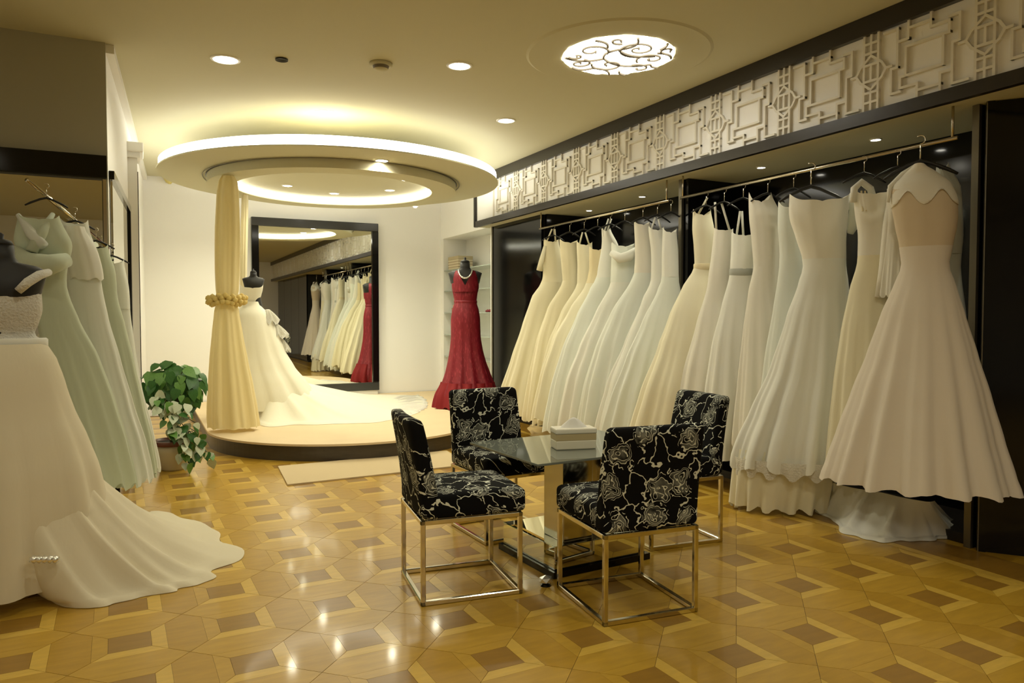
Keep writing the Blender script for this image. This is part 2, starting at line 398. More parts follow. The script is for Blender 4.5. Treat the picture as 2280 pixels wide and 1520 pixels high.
for k in range(-10, 10):
    yc = 2.83+k*PITCH-.35
    if yc < YF+.2 or yc+.6 > 9.28: continue
    o = bpy.data.objects.new('lattice_panel', lm); COL.objects.link(o); o.parent = t; o.location = (XF+.012, yc, Z0)
obj('backing_panel', bx(XF+.02, XF+.03, YF, 9.28, Z0, Z1), M['wall'], t)

# ------------------------------------------------------------------ stage
t = thing('stage', 'low round stage with tan top and dark wooden rim below the round soffit', 'stage', (2.05, 8.23, 0))
def stage_outline(r, ext=0):
    pts = [(r*math.cos(a), r*math.sin(a)) for a in [PI + PI*k/64 for k in range(65)]]
    return pts + [(1.46+ext, .16), (2.20, .16), (2.20, 2.82), (-r, 2.82)]
bm = bmesh.new(); prism(bm, stage_outline(1.44), 0, SH-.02); obj('rim', bm, M['stageside'], t)
bm = bmesh.new(); prism(bm, stage_outline(1.46), SH-.02, SH); obj('top', bm, M['stagetop'], t)
bm = bmesh.new(); prism(bm, [(1.02, 6.03), (1.87, 6.07), (2.62, 6.12), (2.70, 6.85), (1.07, 6.81)], 0.0005, .012)
tag(obj('floor_mat', bm, M['mat']), 'flat beige mat lying on the parquet in front of the stage', 'mat')

# big framed mirror
t = thing('stage_mirror', 'large mirror in a wide black frame against the wall behind the stage', 'mirror', (2.315, 11.0, SH))
W2 = .915
obj('glass', bx(-W2+.1, W2-.1, .0, .01, .18, 2.46), M['mirror'], t)
fb = mat('mirror_frame_grey', (.035, .035, .033), .2)
obj('frame_top', bx(-W2, W2, -.03, .05, 2.46, 2.58, bev=.008), fb, t); obj('frame_bottom', bx(-W2, W2, -.03, .05, .06, .18, bev=.008), fb, t)
obj('frame_side', bx(-W2, -W2+.1, -.03, .05, .18, 2.46, bev=.008), M['black'], t); obj('frame_side', bx(W2-.1, W2, -.03, .05, .18, 2.46, bev=.008), M['black'], t)
obj('base', bx(-W2+.02, W2-.02, -.01, .05, 0, .06), M['white'], t)

# ------------------------------------------------------------------ wardrobes
def part(t, name, x0, x1, y0, y1, z0, z1, m): return obj(name, bx(x0-t.location.x, x1-t.location.x, y0-t.location.y, y1-t.location.y, z0, z1), m, t)
t = thing('closed_wardrobe', 'closed black gloss wardrobe panel between the shelf niche and the first gown rail', 'wardrobe', (4.6, 8.45, 0))
part(t, 'front_panel', XR, XR+.03, 7.76, 9.11, .05, SOF-.002, M['black']); part(t, 'body', XR+.03, 4.9, 7.76, 9.13, .0, SOF-.002, M['blackmatte'])
part(t, 'edge_trim', XR-.01, XR+.03, 9.11, 9.145, 0, SOF-.002, M['bronze']); part(t, 'plinth', XR+.01, XR+.03, 7.76, 9.11, 0, .05, M['darktrim'])
RX = 4.20; RZ = 2.37
def bay(y0, y1, label):
    t = thing('gown_wardrobe', label, 'wardrobe', (4.6, (y0+y1)/2, 0))
    part(t, 'back_panel', 4.86, 4.90, y0, y1, 0, SOF-.002, M['black'])
    part(t, 'side_panel', 4.31, 4.86, y0, y0+.04, 0, SOF-.002, M['black'])
    part(t, 'side_panel', 4.31, 4.86, y1-.04, y1, 0, SOF-.002, M['black'])
    part(t, 'edge_trim', 4.285, 4.31, y0, y0+.04, 0, SOF-.002, M['bronze'])
    part(t, 'plinth', 4.34, 4.86, y0+.04, y1-.04, 0, .06, M['darktrim'])
    bm = bmesh.new(); tube(bm, [(RX-4.6, y0+.07-t.location.y, RZ), (RX-4.6, y1-.07-t.location.y, RZ)], .012, 10); r = obj('rail', bm, M['rod'], t, True)
    for yy in (y0+.1, y1-.1):
        bm = bmesh.new(); tube(bm, [(RX-4.6, yy-t.location.y, RZ), (RX-4.6, yy-t.location.y, SOF)], .008, 8); obj('rail_bracket', bm, M['rod'], t, True)
    return t
bay(5.22, 7.74, 'black open wardrobe bay with the far gown rail, left of the partition')
bay(2.62, 5.20, 'black open wardrobe bay with the near gown rail, ending at the right post')
# end post and angled black panel
t = thing('closed_wardrobe', 'angled black gloss wardrobe front at the right edge of the picture', 'wardrobe', (4.31, 2.55, 0), math.radians(-52.6))
obj('post', bx(-.035, .0, -.02, .03, 0, SOF-.003), M['black'], t)
obj('post_edge', bx(-.040, -.035, -.02, .03, 0, SOF-.003), M['bronze'], t)
obj('front_panel', bx(.0, 2.2, -.01, .03, .0, SOF-.003), M['black'], t)
obj('door_gap', bx(.56, .568, -.014, -.01, .05, 2.45), M['blackmatte'], t)
obj('handle', bx(.50, .512, -.04, -.01, .9, 1.35), M['bronze'], t)
t = thing('closed_wardrobe', 'closed black wardrobe run reflected in the stage mirror beyond the near rail', 'wardrobe', (4.6, -1.2, 0))
for k in range(4): part(t, 'door', 4.30, 4.33, -4.9+k*1.25, -3.67+k*1.25, .05, SOF-.003, M['black'])
part(t, 'body', 4.33, 4.9, -4.9, .08, 0, SOF-.003, M['blackmatte'])

# ------------------------------------------------------------------ lights
def spot(parent, loc, power, size=150, blend=.9, r=.04):
    l = bpy.data.lights.new('lamp_light', 'SPOT'); l.energy = power; l.color = WARM; l.spot_size = math.radians(size); l.spot_blend = blend; l.shadow_soft_size = r
    o = bpy.data.objects.new('lamp_light', l); COL.objects.link(o); o.parent = parent; o.location = loc; return o
def downlight(x, y, z, r, power, label, group=None, size=150):
    t = thing('downlight', label, 'downlight', (x, y, z), 0, group)
    bm = bmesh.new(); lathe(bm, [(r*1.0, -.001), (r*1.0, -.008), (r*1.22, -.005), (r*1.25, 0)], n=28); obj('trim_ring', bm, M['white'], t, True)
    bm = bmesh.new(); bmesh.ops.create_circle(bm, cap_ends=True, radius=r, segments=28, matrix=Matrix.Translation((0, 0, -.004))); obj('diffuser', bm, M['glow'], t)
    if power: spot(t, (0, 0, -.03), power, size)
    return t
downlight(.578, 5.824, CEIL, .085, P_DOWN, 'large round ceiling downlight nearest the left pier')
downlight(2.155, 5.187, CEIL, .078, P_DOWN, 'round ceiling downlight left of the scroll-patterned lamp, beside the smoke detector')
downlight(1.54, 6.917, CEIL, .076, P_DOWN, 'round ceiling downlight in front of the round soffit, left one of the second row')
downlight(3.151, 6.426, CEIL, .076, P_DOWN, 'round ceiling downlight near the dark bulkhead edge, right one of the second row')
for x, y in ((.2, 2.6), (2.3, 1.8), (.3, -.8), (2.4, -.8), (1.3, .6), (1.3, -3.2), (-1.6, .8), (-1.6, 3.6)):
    downlight(x, y, CEIL, .078, P_DOWN*(.35 if x < 0 else .85), 'round ceiling downlight behind the camera, seen only in the mirrors', 'downlights behind the camera')
for (x, y), lab in zip([(.812, 8.323), (2.144, 7.156), (.95, 9.85), (2.2, 10.28), (3.52, 9.35)],
        ['downlight in the round soffit directly above the gold curtain', 'downlight at the near edge of the round soffit, in its middle', 'downlight at the far left of the round soffit, half behind the curtain',
         'downlight at the far edge of the round soffit, above the stage mirror', 'downlight at the far right of the round soffit, beside the bulkhead end']):
    downlight(x, y, 2.88, .058, P_RING, lab)
for (x, y), lab in zip([(1.56, 9.02), (2.18, 9.32), (2.73, 8.79), (2.69, 8.04)],
        ['leftmost downlight inside the glowing inner ring', 'downlight inside the inner ring just above its bright middle', 'right downlight inside the inner ring touching the bright band', 'nearest right downlight inside the inner ring, clear of the bright band']):
    downlight(x, y, 2.88, .052, P_RING*.8, lab)
for (x, y), lab in zip([(4.51, 3.459), (4.52, 4.516), (4.546, 6.149), (4.6, 7.226), (4.55, 8.55)],
        ['small soffit light above the two largest gowns at the right end', 'small soffit light above the middle of the near rail', 'small soffit light above the near end of the far rail', 'small soffit light above the middle of the far rail', 'small soffit light in front of the closed black wardrobe by the niche']):
    downlight(x, y, SOF, .032, P_SOFF, lab, size=140)
# sensor and smoke detector
bm = bmesh.new(); solid_lathe(bm, [(.03, 0), (.045, -.012), (.045, -.002)][::-1], (0, 0, 0), 20)
o = obj('ceiling_sensor', bm, M['blackmatte'], None, True); o.location = (.943, 5.632, CEIL); tag(o, 'small black ceiling sensor beside the nearest downlight', 'sensor')
t = thing('smoke_detector', 'round cream smoke detector on the ceiling between two downlights', 'smoke detector', (1.616, 5.402, CEIL))
bm = bmesh.new(); solid_lathe(bm, [(.085, 0), (.085, -.018), (.06, -.02), (.052, -.045), (.03, -.055)], n=28); obj('housing', bm, M['ceiling'], t, True)
bm = bmesh.new(); lathe(bm, [(.0605, -.022), (.0535, -.042)], n=28); obj('vent_ring', bm, M['grille'], t)
t = thing('emergency_light', 'tiny white fitting at the right end of the round soffit rim', 'light fitting', (3.32, 9.55, 2.88))
bm = bmesh.new(); bx(-.05, .05, -.03, .03, -.06, 0, bm, .01); obj('housing', bm, M['white'], t); bm = bmesh.new(); solid_lathe(bm, [(.02, -.075), (.02, -.06)], n=12); obj('lens', bm, M['glow'], t)
# scroll patterned ceiling lamp
LC = (3.08, 4.46)
t = thing('ceiling_lamp', 'round ceiling lamp with black scrollwork over a glowing white panel', 'ceiling lamp', (LC[0], LC[1], CEIL), math.radians(-27))
bm = bmesh.new(); lathe(bm, [(.40, -.0), (.40, -.012), (.64, -.01), (.66, 0)], n=64); obj('surround', bm, M['ceiling'], t)
random.seed(4)
bm = bmesh.new(); R0 = .385
ring_ = []
for k in range(96):
    a = 2*PI*k/96; r_ = R0*(1 + .045*abs(math.sin(a*5.5+1))-.055*(math.cos(a*11) > .75))
    ring_.append(bm.verts.new((r_*math.cos(a), r_*math.sin(a), -.016)))
bm.faces.new(ring_[::-1]); obj('glowing_panel', bm, M['panel_glow'], t)
bm = bmesh.new()
def spiral(cx, cy, r, a0, turns, s=1, n=40):
    pts = []
    for k in range(n+1):
        f_ = k/n; a = a0+s*turns*2*PI*f_; rr = r*(1-f_*.82)
        pts.append((cx+rr*math.cos(a), cy+rr*math.sin(a), -.022))
    tube(bm, pts, [.010-.003*k/n for k in range(n+1)], 6); tube(bm, [pts[-1], (pts[-1][0]+.012, pts[-1][1], -.022)], .014, 6)
    return pts[0]
for c_ in [(-.05, .15, .13, 3.4, 1.1, -1), (.12, -.16, .15, 1.2, 1.5, 1), (.24, .03, .11, 2.5, 1.1, 1), (-.2, -.13, .12, .4, 1.0, -1), (-.27, .12, .09, 5, 1.0, 1), (.18, .23, .09, 4, .8, 1), (-.04, -.32, .06, 1, .8, 1), (-.3, -.03, .06, 3, .8, -1), (.33, -.14, .06, 2, .8, 1)]: spiral(*c_)
def arc(p0, p1, bulge, n=14):
    pts = []; p0 = Vector((*p0, -.022)); p1 = Vector((*p1, -.022)); nn = Vector((-(p1-p0).y, (p1-p0).x, 0))
    for k in range(n+1): f_ = k/n; pts.append(p0.lerp(p1, f_)+nn*bulge*4*f_*(1-f_))
    tube(bm, pts, .01, 6)
for a in [((-.38, .0), (-.1, .02), .2), ((-.1, .02), (.26, .14), .25), ((.26, .14), (.32, .22), .2), ((-.1, .02), (-.02, -.16), -.2), ((-.02, -.16), (.08, -.37), .25), ((.26, -.09), (.38, .02), -.2), ((-.32, .2), (-.16, .22), .3), ((-.16, .22), (-.02, .37), -.2), ((.27, -.16), (.3, -.26), .1), ((-.1, -.2), (-.2, -.33), .2), ((-.02, -.16), (.26, -.03), .2), ((.05, .28), (.1, .38), .2)]: arc(*a)
obj('scrollwork', bm, M['grille'], t)
# second panel seen in the mirrors
t2 = thing('ceiling_lamp', 'plain round glowing ceiling panel behind the camera, reflected in the stage mirror', 'ceiling lamp', (1.3, -1.8, CEIL))
bm = bmesh.new(); solid_lathe(bm, [(.36, -.02), (.4, 0)], n=40); obj('glowing_panel', bm, M['panel_glow'], t2)
# yellow wall fitting high on the left
t = thing('wall_lamp', 'small yellow horn-shaped wall fitting left of the round soffit', 'wall lamp', (.25, YB-.01, 2.72))
hk = at(372, 395, Y=YB-.1); t.location = (hk.x-.02, YB-.0, hk.z)
bm = bmesh.new(); tube(bm, [(-.08, 0, .06), (-.06, -.06, .07), (-.01, -.10, .05), (.03, -.13, 0), (.05, -.14, -.06), (.05, -.14, -.09)], [.02, .035, .05, .06, .05, .015], 12)
obj('shade', bm, mat('fitting_yellow', (.72, .62, .22), .4), t, True)
bm = bmesh.new(); solid_lathe(bm, [(.04, 0), (.04, .02)], n=16)
for v in bm.verts: v.co = Vector((v.co.x-.08, -v.co.z, v.co.y+.06))
obj('wall_plate', bm, M['white'], t)

# ------------------------------------------------------------------ niche shelves and goods
sy0, sy1 = 9.20, YB-.13
glass = mat('shelf_glass', (.75, .85, .78), .05); glass.node_tree.nodes['Principled BSDF'].inputs['Transmission Weight'].default_value = .7
t = thing('display_shelves', 'glass shelves in the white wall niche behind the red gown', 'shelf', (4.46, (sy0+sy1)/2, 0))
SZ = [.72, 1.06, 1.40, 1.74, 2.06]
for z in SZ: obj('shelf', bx(-.185, .19, sy0-t.location.y, sy1-t.location.y, z-.012, z), glass, t)
cb = [('jewellery_box', (.62, .52, .36)), ('jewellery_box', (.30, .12, .08))]
bm = bmesh.new()
t = thing('box_stack', 'striped beige gift box on the top glass shelf', 'box', (4.42, 10.62, SZ[4]+.001))
bm = bmesh.new(); bx(-.12, .12, -.2, .2, 0, .15, bm, .006); obj('body', bm, mat('giftbox_beige', (.62, .54, .38), .7), t)
bm = bmesh.new(); bx(-.125, .125, -.205, .205, .15, .2, bm, .006); obj('lid', bm, mat('giftbox_lid', (.45, .38, .24), .7), t)
for k in range(3): bm = bmesh.new(); bx(-.122, .122, -.202, .202, .03+k*.04, .042+k*.04, bm); obj('stripe', bm, mat('giftbox_stripe', (.36, .28, .17), .7), t)
for (y, z, s, c, lab) in [(10.62, SZ[2], (.09, .14, .07), (.42, .22, .12), 'brown jewellery box on the middle glass shelf, lower of two'),
                     (10.62, SZ[2]+.072, (.08, .12, .05), (.66, .5, .32), 'tan jewellery box resting on the brown one on the middle shelf'),
                     (10.68, SZ[3], (.07, .07, .16), (.25, .32, .16), 'small green bottle-shaped box on the second shelf from the top'),
                     (10.72, SZ[1], (.07, .09, .04), (.35, .3, .22), 'flat grey-brown case on the second lowest glass shelf'),
                     (10.7, SZ[0], (.08, .05, .03), (.2, .17, .12), 'thin dark case on the lowest glass shelf')]:
    t = thing('jewellery_box', lab, 'box', (4.42, y, z+.001))
    bm = bmesh.new(); bx(-s[0], s[0], -s[1], s[1], 0, s[2]*.68, bm, .004); obj('body', bm, mat('box_col', c, .5), t)
    bm = bmesh.new(); bx(-s[0]-.003, s[0]+.003, -s[1]-.003, s[1]+.003, s[2]*.7, s[2], bm, .004); obj('lid', bm, mat('box_lid', tuple(x*.8 for x in c), .5), t)
t = thing('hair_ornament', 'red beaded hair ornament on the middle shelf right of the red gown', 'ornament', (4.38, 9.42, SZ[2]+.001))
bm = bmesh.new()
for k in range(9): lathe(bm, [(.001, 0), (.022, .006+.004*(k % 3)), (.024, .018), (.001, .036+.01*(k % 2))], (0, -.14+.035*k, 0), 8)
obj('beads', bm, M['red'], t, True); bm = bmesh.new(); tube(bm, [(0, -.17, .006), (0, .17, .006)], .005); obj('band', bm, M['red'], t)

# ------------------------------------------------------------------ gowns
def interp(rows, m):
    # Catmull-Rom through the rows (z, sL, sR)
    n = len(rows); out = []
    L = [0]
    for a, b in zip(rows, rows[1:]): L.append(L[-1]+abs(a[0]-b[0])+.001)
    for k in range(m+1):
        s = L[-1]*k/m
        i = max(j for j in range(n-1) if L[j] <= s+1e-9) if s < L[-1] else n-2
        f_ = (s-L[i])/(L[i+1]-L[i])
        p = []
        for c in range(3):
            p0 = rows[max(i-1, 0)][c]; p1 = rows[i][c]; p2 = rows[i+1][c]; p3 = rows[min(i+2, n-1)][c]
            if c == 0: p.append(p1+(p2-p1)*f_)
            else:
                m1 = (p2-p0)*.5; m2 = (p3-p1)*.5
                h00 = 2*f_**3-3*f_**2+1; h10 = f_**3-2*f_**2+f_; h01 = -2*f_**3+3*f_**2; h11 = f_**3-f_**2
                p.append(h00*p1+h10*m1*.8+h01*p2+h11*m2*.8)
        out.append((L[i+0]+0, *p))
    return [(z, a, b) for _, z, a, b in out]
def fold_fn(n, seed, sharp=.6):
    rnd = random.Random(seed); ph = [rnd.uniform(0, 2*PI) for _ in range(4)]; n2 = n+rnd.randint(3, 6)
    def f_(a, t):
        w = .55*math.sin(n*a+ph[0]+.5*math.sin(2*a+ph[2])+.25*t)+.3*math.sin(n2*a+ph[1])+.15*math.sin(2.3*n*a+ph[3])
        return (abs(w)**sharp)*(1 if w > 0 else -1) if sharp != 1 else w
    return f_
def cloth_tube(rows, kb, bmax, bmin, folds, amp, seed, hem=0, neck=0, nseg=96, nr=26, ampf=None, yoff=0, tpow=1.6, zmin=None):
    """rows in the local frame (x = width axis, y = depth axis): list of (z, xL, xR)"""
    bm = bmesh.new(); rr = interp(rows, nr); fo = fold_fn(folds, seed)
    rings = []
    for i, (z, sl, sr) in enumerate(rr):
        t = i/nr; a = max(.01, (sr-sl)/2); c = (sl+sr)/2; b = max(bmin, min(a*kb, bmax)); ring = []
        for k in range(nseg):
            th = 2*PI*k/nseg; w_ = fo(th, t)*amp*(ampf(t) if ampf else t**tpow)
            if k*4 % nseg < 2 and False: w_ = 0
            x = c+a*math.cos(th)*(1+w_*.55); y = yoff+b*math.sin(th)*(1+w_*1.5)
            zz = z + hem*fo(th*1.0+.7, 1)*t**4 + neck*max(0, 1-t*4)*(abs(math.cos(th*1.0))*1.2-.5+.5*(math.cos(2*(th+PI/2)*2) if math.sin(th) < 0 else 0)*.5)
            if zmin is not None: zz = max(zz, zmin)
            ring.append(bm.verts.new((x, y, zz)))
        rings.append(ring)
    for p, q in zip(rings, rings[1:]):
        for k in range(nseg): bm.faces.new((p[k], p[(k+1) % nseg], q[(k+1) % nseg], q[k]))
    return bm
def ruffle(rad_fn, z, n, amp, h, seed, nseg=160):
    """wavy lace edge that follows rad_fn(theta) -> (x, y)"""
    bm = bmesh.new(); rnd = random.Random(seed); ph = rnd.uniform(0, 6)
    rings = []
    for j in range(4):
        f_ = j/3; ring = []
        for k in range(nseg):
            th = 2*PI*k/nseg; x, y = rad_fn(th); s = 1+amp*f_*math.sin(n*th+ph)*1.0
            ring.append(bm.verts.new((x*s, y*s, z - h*f_ + .25*h*f_*math.sin(n*.5*th+ph*2))))
        rings.append(ring)
    for p, q in zip(rings, rings[1:]):
        for k in range(nseg): bm.faces.new((p[k], p[(k+1) % nseg], q[(k+1) % nseg], q[k]))
    return bm
class Gown:
    def __init__(s, name, label, cat, cx, cy, rz, z0=0, group=None):
        s.c = Vector((cx, cy, 0)); s.rz = rz; s.z0 = z0
        s.ax = Vector((math.cos(rz), math.sin(rz), 0)); s.n = Vector((-math.sin(rz), math.cos(rz), 0))
        s.t = thing(name, label, cat, (cx, cy, z0), rz, group)
    def row(s, v, ul, ur):
        a = on_plane(ul, v, s.c, s.n); b = on_plane(ur, v, s.c, s.n)
        return ((a.z+b.z)/2-s.z0, (a-s.c).dot(s.ax), (b-s.c).dot(s.ax))
    def loc(s, u, v, y=0):
        p = on_plane(u, v, s.c+s.n*y, s.n); return Vector(((p-s.c).dot(s.ax), y, p.z-s.z0))
    def build(s, px, waist, col, bcol=None, kb=.45, bmax=.22, folds=12, amp=.14, hem=.03, seed=1, neck=.05, belt=None, straps=(), xmax=None, minz=.02, bodice_amp=.015, lace=False):
        rows = [s.row(*p) for p in px]
        if xmax is not None: rows = [(z, a, min(b, xmax)) for z, a, b in rows]
        rows = [(max(z, minz), a, b) for z, a, b in rows]
        zw = s.row(waist, 1000, 1010)[0]
        up = [r for r in rows if r[0] > zw+.01]; dn = [r for r in rows if r[0] < zw-.01]
        full = interp(rows, 60); wr = min(full, key=lambda r: abs(r[0]-zw))
        up.append(wr); dn.insert(0, wr)
        s.bod = obj('bodice', cloth_tube(up, .62, .14, .05, 7, bodice_amp, seed+9, 0, neck, 64, 14, lambda t: 1), CL[bcol or col] if (bcol or col) in CL else M[bcol], s.t, True)
        s.sk = obj('skirt', cloth_tube(dn, kb, bmax, min(.14, .62*(wr[2]-wr[1])/2), folds, amp, seed, hem, 0, zmin=minz*.5, nr=30, nseg=128), CL[col] if col in CL else M[col], s.t, True)
        if belt:
            a = (wr[2]-wr[1])/2; c = (wr[1]+wr[2])/2; bm = bmesh.new(); b = max(.05, min(a*.62, .14))
            rs = lathe(bm, [(1.0, .028), (1.05, .02), (1.05, -.02), (1.0, -.028)], (c, 0, wr[0]), 48, sx=a, sy=b); obj('sash', bm, CL[belt] if belt in CL else M[belt], s.t, True)
        s.top = up[0]; s.waist = wr; s.hemrow = dn[-1]
        for st_ in straps:
            bm = bmesh.new(); tube(bm, [s.loc(*q) for q in st_], .009, 6); obj('strap', bm, CL[bcol or col] if (bcol or col) in CL else M['lace'], s.t, True)
        if lace:
            z, a, b = dn[-1]; aa = (b-a)/2; cc = (a+b)/2; bb = min(aa*kb, bmax)
            obj('lace_hem', ruffle(lambda th: ((aa*math.cos(th)*1.0+cc), bb*math.sin(th)*1.05), z+.05, 36, .02, .10, seed), M['lace'], s.t, True)
        return s
def sleeve(g, pts, r, col, name='sleeve'):
    bm = bmesh.new(); tube(bm, [g.loc(*p) for p in pts], r, 14); return obj(name, bm, CL[col] if col in CL else M[col], g.t, True)
# hangers ------------------------------------------------------------
def make_hanger():
    t = thing('hanger', 'wire hanger', 'hanger')
    bm = bmesh.new(); pts = [(0, 0, -.09), (0, 0, 0)]
    for k in range(9): a = -PI/2+ (k/8)*PI*1.25; pts.append((.022*math.cos(a)*1.0, 0, .022+.022*math.sin(a)))
    tube(bm, pts, .0035, 6); obj('hook', bm, M['chrome'], t, True)
    bm = bmesh.new(); tube(bm, [(-.17, 0, -.17), (-.13, 0, -.145), (-.05, 0, -.105), (0, 0, -.09), (.05, 0, -.105), (.13, 0, -.145), (.17, 0, -.17)], [.007, .01, .01, .01, .01, .01, .007], 8); obj('arm', bm, M['blackmatte'], t, True)
    return t
hang0 = make_hanger(); hang_used = False
def hanger(x, y, rz, label, group, drop=0, scale=.8, z=None):
    global hang_used
    o = copy_tree(hang0) if hang_used else hang0
    hang_used = True
    o.location = (x, y, (RZ-.033 if z is None else z)-drop); o.rotation_euler = (0, 0, rz); o['label'] = label; o['group'] = group; o['category'] = 'hanger'
    o.scale = (scale, scale, scale)
    return o
# near rail (far to near) ------------------------------------------------------------
D = math.radians
def rail_y(u): return RX/math.tan(YAW+math.atan((u-1140)/FPX))
NG = 'wire hangers on the near rail'; FG = 'wire hangers on the far rail'
g = Gown('wedding_gown', 'ivory strapless gown with a narrow belt, first on the near rail beside the partition', 'gown', 4.22, rail_y(1570), D(-22))
g.build([(478, 1543, 1582), (510, 1542, 1590), (545, 1545, 1592), (590, 1547, 1592), (640, 1519, 1615), (700, 1492, 1640), (760, 1470, 1660), (880, 1428, 1690), (975, 1405, 1700)], 590, 'ivory', belt='champagne', seed=11, straps=[((1553, 480), (1575, 440))])
hanger(RX, rail_y(1570), D(-10), 'wire hanger holding the belted ivory gown beside the partition', NG)
g = Gown('wedding_gown', 'plain white strapless gown with thin straps, second on the near rail', 'gown', 4.22, rail_y(1610), D(-25))
g.build([(513, 1590, 1632), (560, 1585, 1634), (630, 1576, 1635), (720, 1551, 1660), (830, 1522, 1690), (940, 1500, 1705), (1000, 1492, 1710)], 628, 'warm', seed=12, straps=[((1595, 515), (1592, 450)), ((1625, 515), (1606, 450))], neck=.02)
hanger(RX, rail_y(1610), D(-12), 'wire hanger with the thin-strapped white gown', NG)
g = Gown('wedding_gown', 'white strapless gown with a grey sash line at the waist, third on the near rail', 'gown', 4.22, rail_y(1655), D(-28))
g.build([(524, 1629, 1682), (560, 1628, 1682), (608, 1625, 1680), (680, 1607, 1700), (770, 1585, 1720), (880, 1570, 1740), (960, 1562, 1745), (1015, 1558, 1748)], 610, 'white', belt='dim', seed=13, neck=.03, straps=[((1640, 525), (1648, 470)), ((1655, 525), (1652, 470))])
hanger(RX, rail_y(1652), D(-14), 'wire hanger above the gown with the grey sash line', NG)
g = Gown('wedding_gown', 'cream gown with a high pointed left shoulder, fourth on the near rail', 'gown', 4.20, rail_y(1706), D(-32))
g.build([(447, 1667, 1716), (480, 1668, 1738), (540, 1674, 1742), (590, 1678, 1740), (650, 1666, 1755), (740, 1654, 1790), (850, 1644, 1820), (950, 1636, 1830), (990, 1634, 1830)], 595, 'warm', seed=14, neck=.07)
hanger(RX, rail_y(1706), D(-16), 'wire hanger behind the high-shouldered cream gown', NG)
g = Gown('wedding_gown', 'pale green-white gown mostly hidden between the high-shouldered gown and the off-shoulder gown', 'gown', 4.22, rail_y(1760), D(-34))
g.build([(462, 1733, 1790), (500, 1732, 1790), (560, 1736, 1790), (600, 1734, 1792), (680, 1722, 1810), (800, 1702, 1840), (920, 1690, 1860), (1010, 1680, 1860)], 590, 'cool', seed=15)
hanger(RX, rail_y(1763), D(-16), 'wire hanger of the half-hidden pale green-white gown', NG)
g = Gown('wedding_gown', 'wide off-shoulder ivory gown with a scalloped lace hem in the middle of the near rail', 'gown', 4.08, 3.62, D(-40))
g.build([(448, 1757, 1893), (480, 1757, 1888), (530, 1772, 1884), (590, 1788, 1884), (620, 1780, 1888), (700, 1752, 1898), (820, 1715, 1915), (920, 1672, 1925), (1000, 1640, 1930), (1035, 1632, 1930)], 592, 'white', bcol='warm', seed=16, neck=.06, folds=13, hem=.035, lace=True, bmax=.30, kb=.5)
sleeve(g, [(1893, 445), (1905, 465), (1900, 500), (1893, 520)], [.03, .04, .04, .02], 'cool')
bm = bmesh.new(); rr = [g.row(1000, 1640, 1850), g.row(1100, 1628, 1845)]
bm = cloth_tube([rr[0], g.row(1050, 1630, 1860), (.03, rr[1][1], rr[1][2])], .5, .28, .1, 15, .16, 61, .02, 0, nr=12, zmin=.012); obj('petticoat', bm, CL['ivory'], g.t, True)
hanger(4.09, 3.63, D(-40), 'black hanger above the wide off-shoulder gown', NG, scale=1.2)
g = Gown('wedding_gown', 'white gown with a loop neckline and two beige straps, left of the high-necked ball gown', 'gown', 4.10, 3.20, D(-48))
g.build([(432, 1900, 1990), (470, 1903, 1992), (520, 1910, 1990), (585, 1908, 1985), (640, 1892, 1995), (740, 1872, 2020), (860, 1856, 2040), (980, 1845, 2060), (1060, 1840, 2060)], 590, 'cream', bcol='warm', seed=17, neck=.05)
sleeve(g, [(1900, 450, -.03), (1902, 420, -.03), (1918, 405, 0), (1938, 420, 0), (1945, 445, 0)], .022, 'white', 'halter_loop')
for u_ in (1918, 1926): bm = bmesh.new(); tube(bm, [g.loc(u_, 425, -.02), g.loc(u_+3, 470, -.06)], .006, 6); obj('strap', bm, CL['champagne'], g.t)
hanger(RX-.04, 3.27, D(-30), 'wire hanger above the loop-necked gown', NG)
g = Gown('bridal_jacket', 'long sheer pale green-white bridal jacket squeezed left of the high-necked ball gown', 'jacket', 4.14, 3.02, D(-52))
g.build([(425, 1975, 2030), (470, 1972, 2040), (560, 1965, 2040), (640, 1958, 2040), (660, 1956, 2040)], 560, 'warm', seed=18, neck=.02, hem=.01)
sleeve(g, [(1985, 430), (1978, 500), (1968, 600), (1957, 662)], [.02, .032, .03, .025], 'warm')
hanger(RX-.02, 3.05, D(-40), 'wire hanger holding the sheer bridal jacket', NG)
g = Gown('wedding_gown', 'largest ball gown, high sheer neck and beige bodice, at the near end of the rail', 'gown', 4.00, 2.76, D(-55))
g.build([(372, 2032, 2058), (392, 2008, 2090), (415, 1984, 2118), (450, 1984, 2132), (500, 1992, 2132), (550, 2002, 2122), (592, 2006, 2114), (630, 1990, 2128), (700, 1960, 2150), (780, 1932, 2176), (880, 1895, 2208), (970, 1864, 2235), (1040, 1842, 2258), (1078, 1830, 2272)], 592, 'blush', bcol='nude', seed=19, neck=0, folds=14, amp=.10, hem=.012, bmax=.40, kb=.6)
sleeve(g, [(2040, 368, .0), (2010, 388, 0), (1982, 415, -.02), (1978, 450, -.03)], [.012, .016, .014, .008], 'white', 'collar_edge')
bm = bmesh.new(); tr = [g.row(366, 2034, 2058), g.row(385, 2012, 2086), g.row(412, 1986, 2118), g.row(450, 1982, 2134), g.row(466, 1984, 2134)]
bm = cloth_tube(tr, .64, .15, .055, 5, .004, 3, 0, 0, 64, 14, lambda t: 1)
zb = tr[-1][0]; xc = (tr[-1][1]+tr[-1][2])/2; xa = (tr[-1][2]-tr[-1][1])/2
for v in bm.verts:
    lim = zb+.012+.085*math.exp(-((abs(v.co.x-xc)/xa-.5)/.27)**2)
    v.co.z = max(v.co.z, min(lim, v.co.z+.12))
obj('sheer_yoke', bm, CL['warm'], g.t, True)
hanger(4.02, 2.79, D(-55), 'hanger hook above the largest ball gown at the end of the rail', NG, scale=1.1)
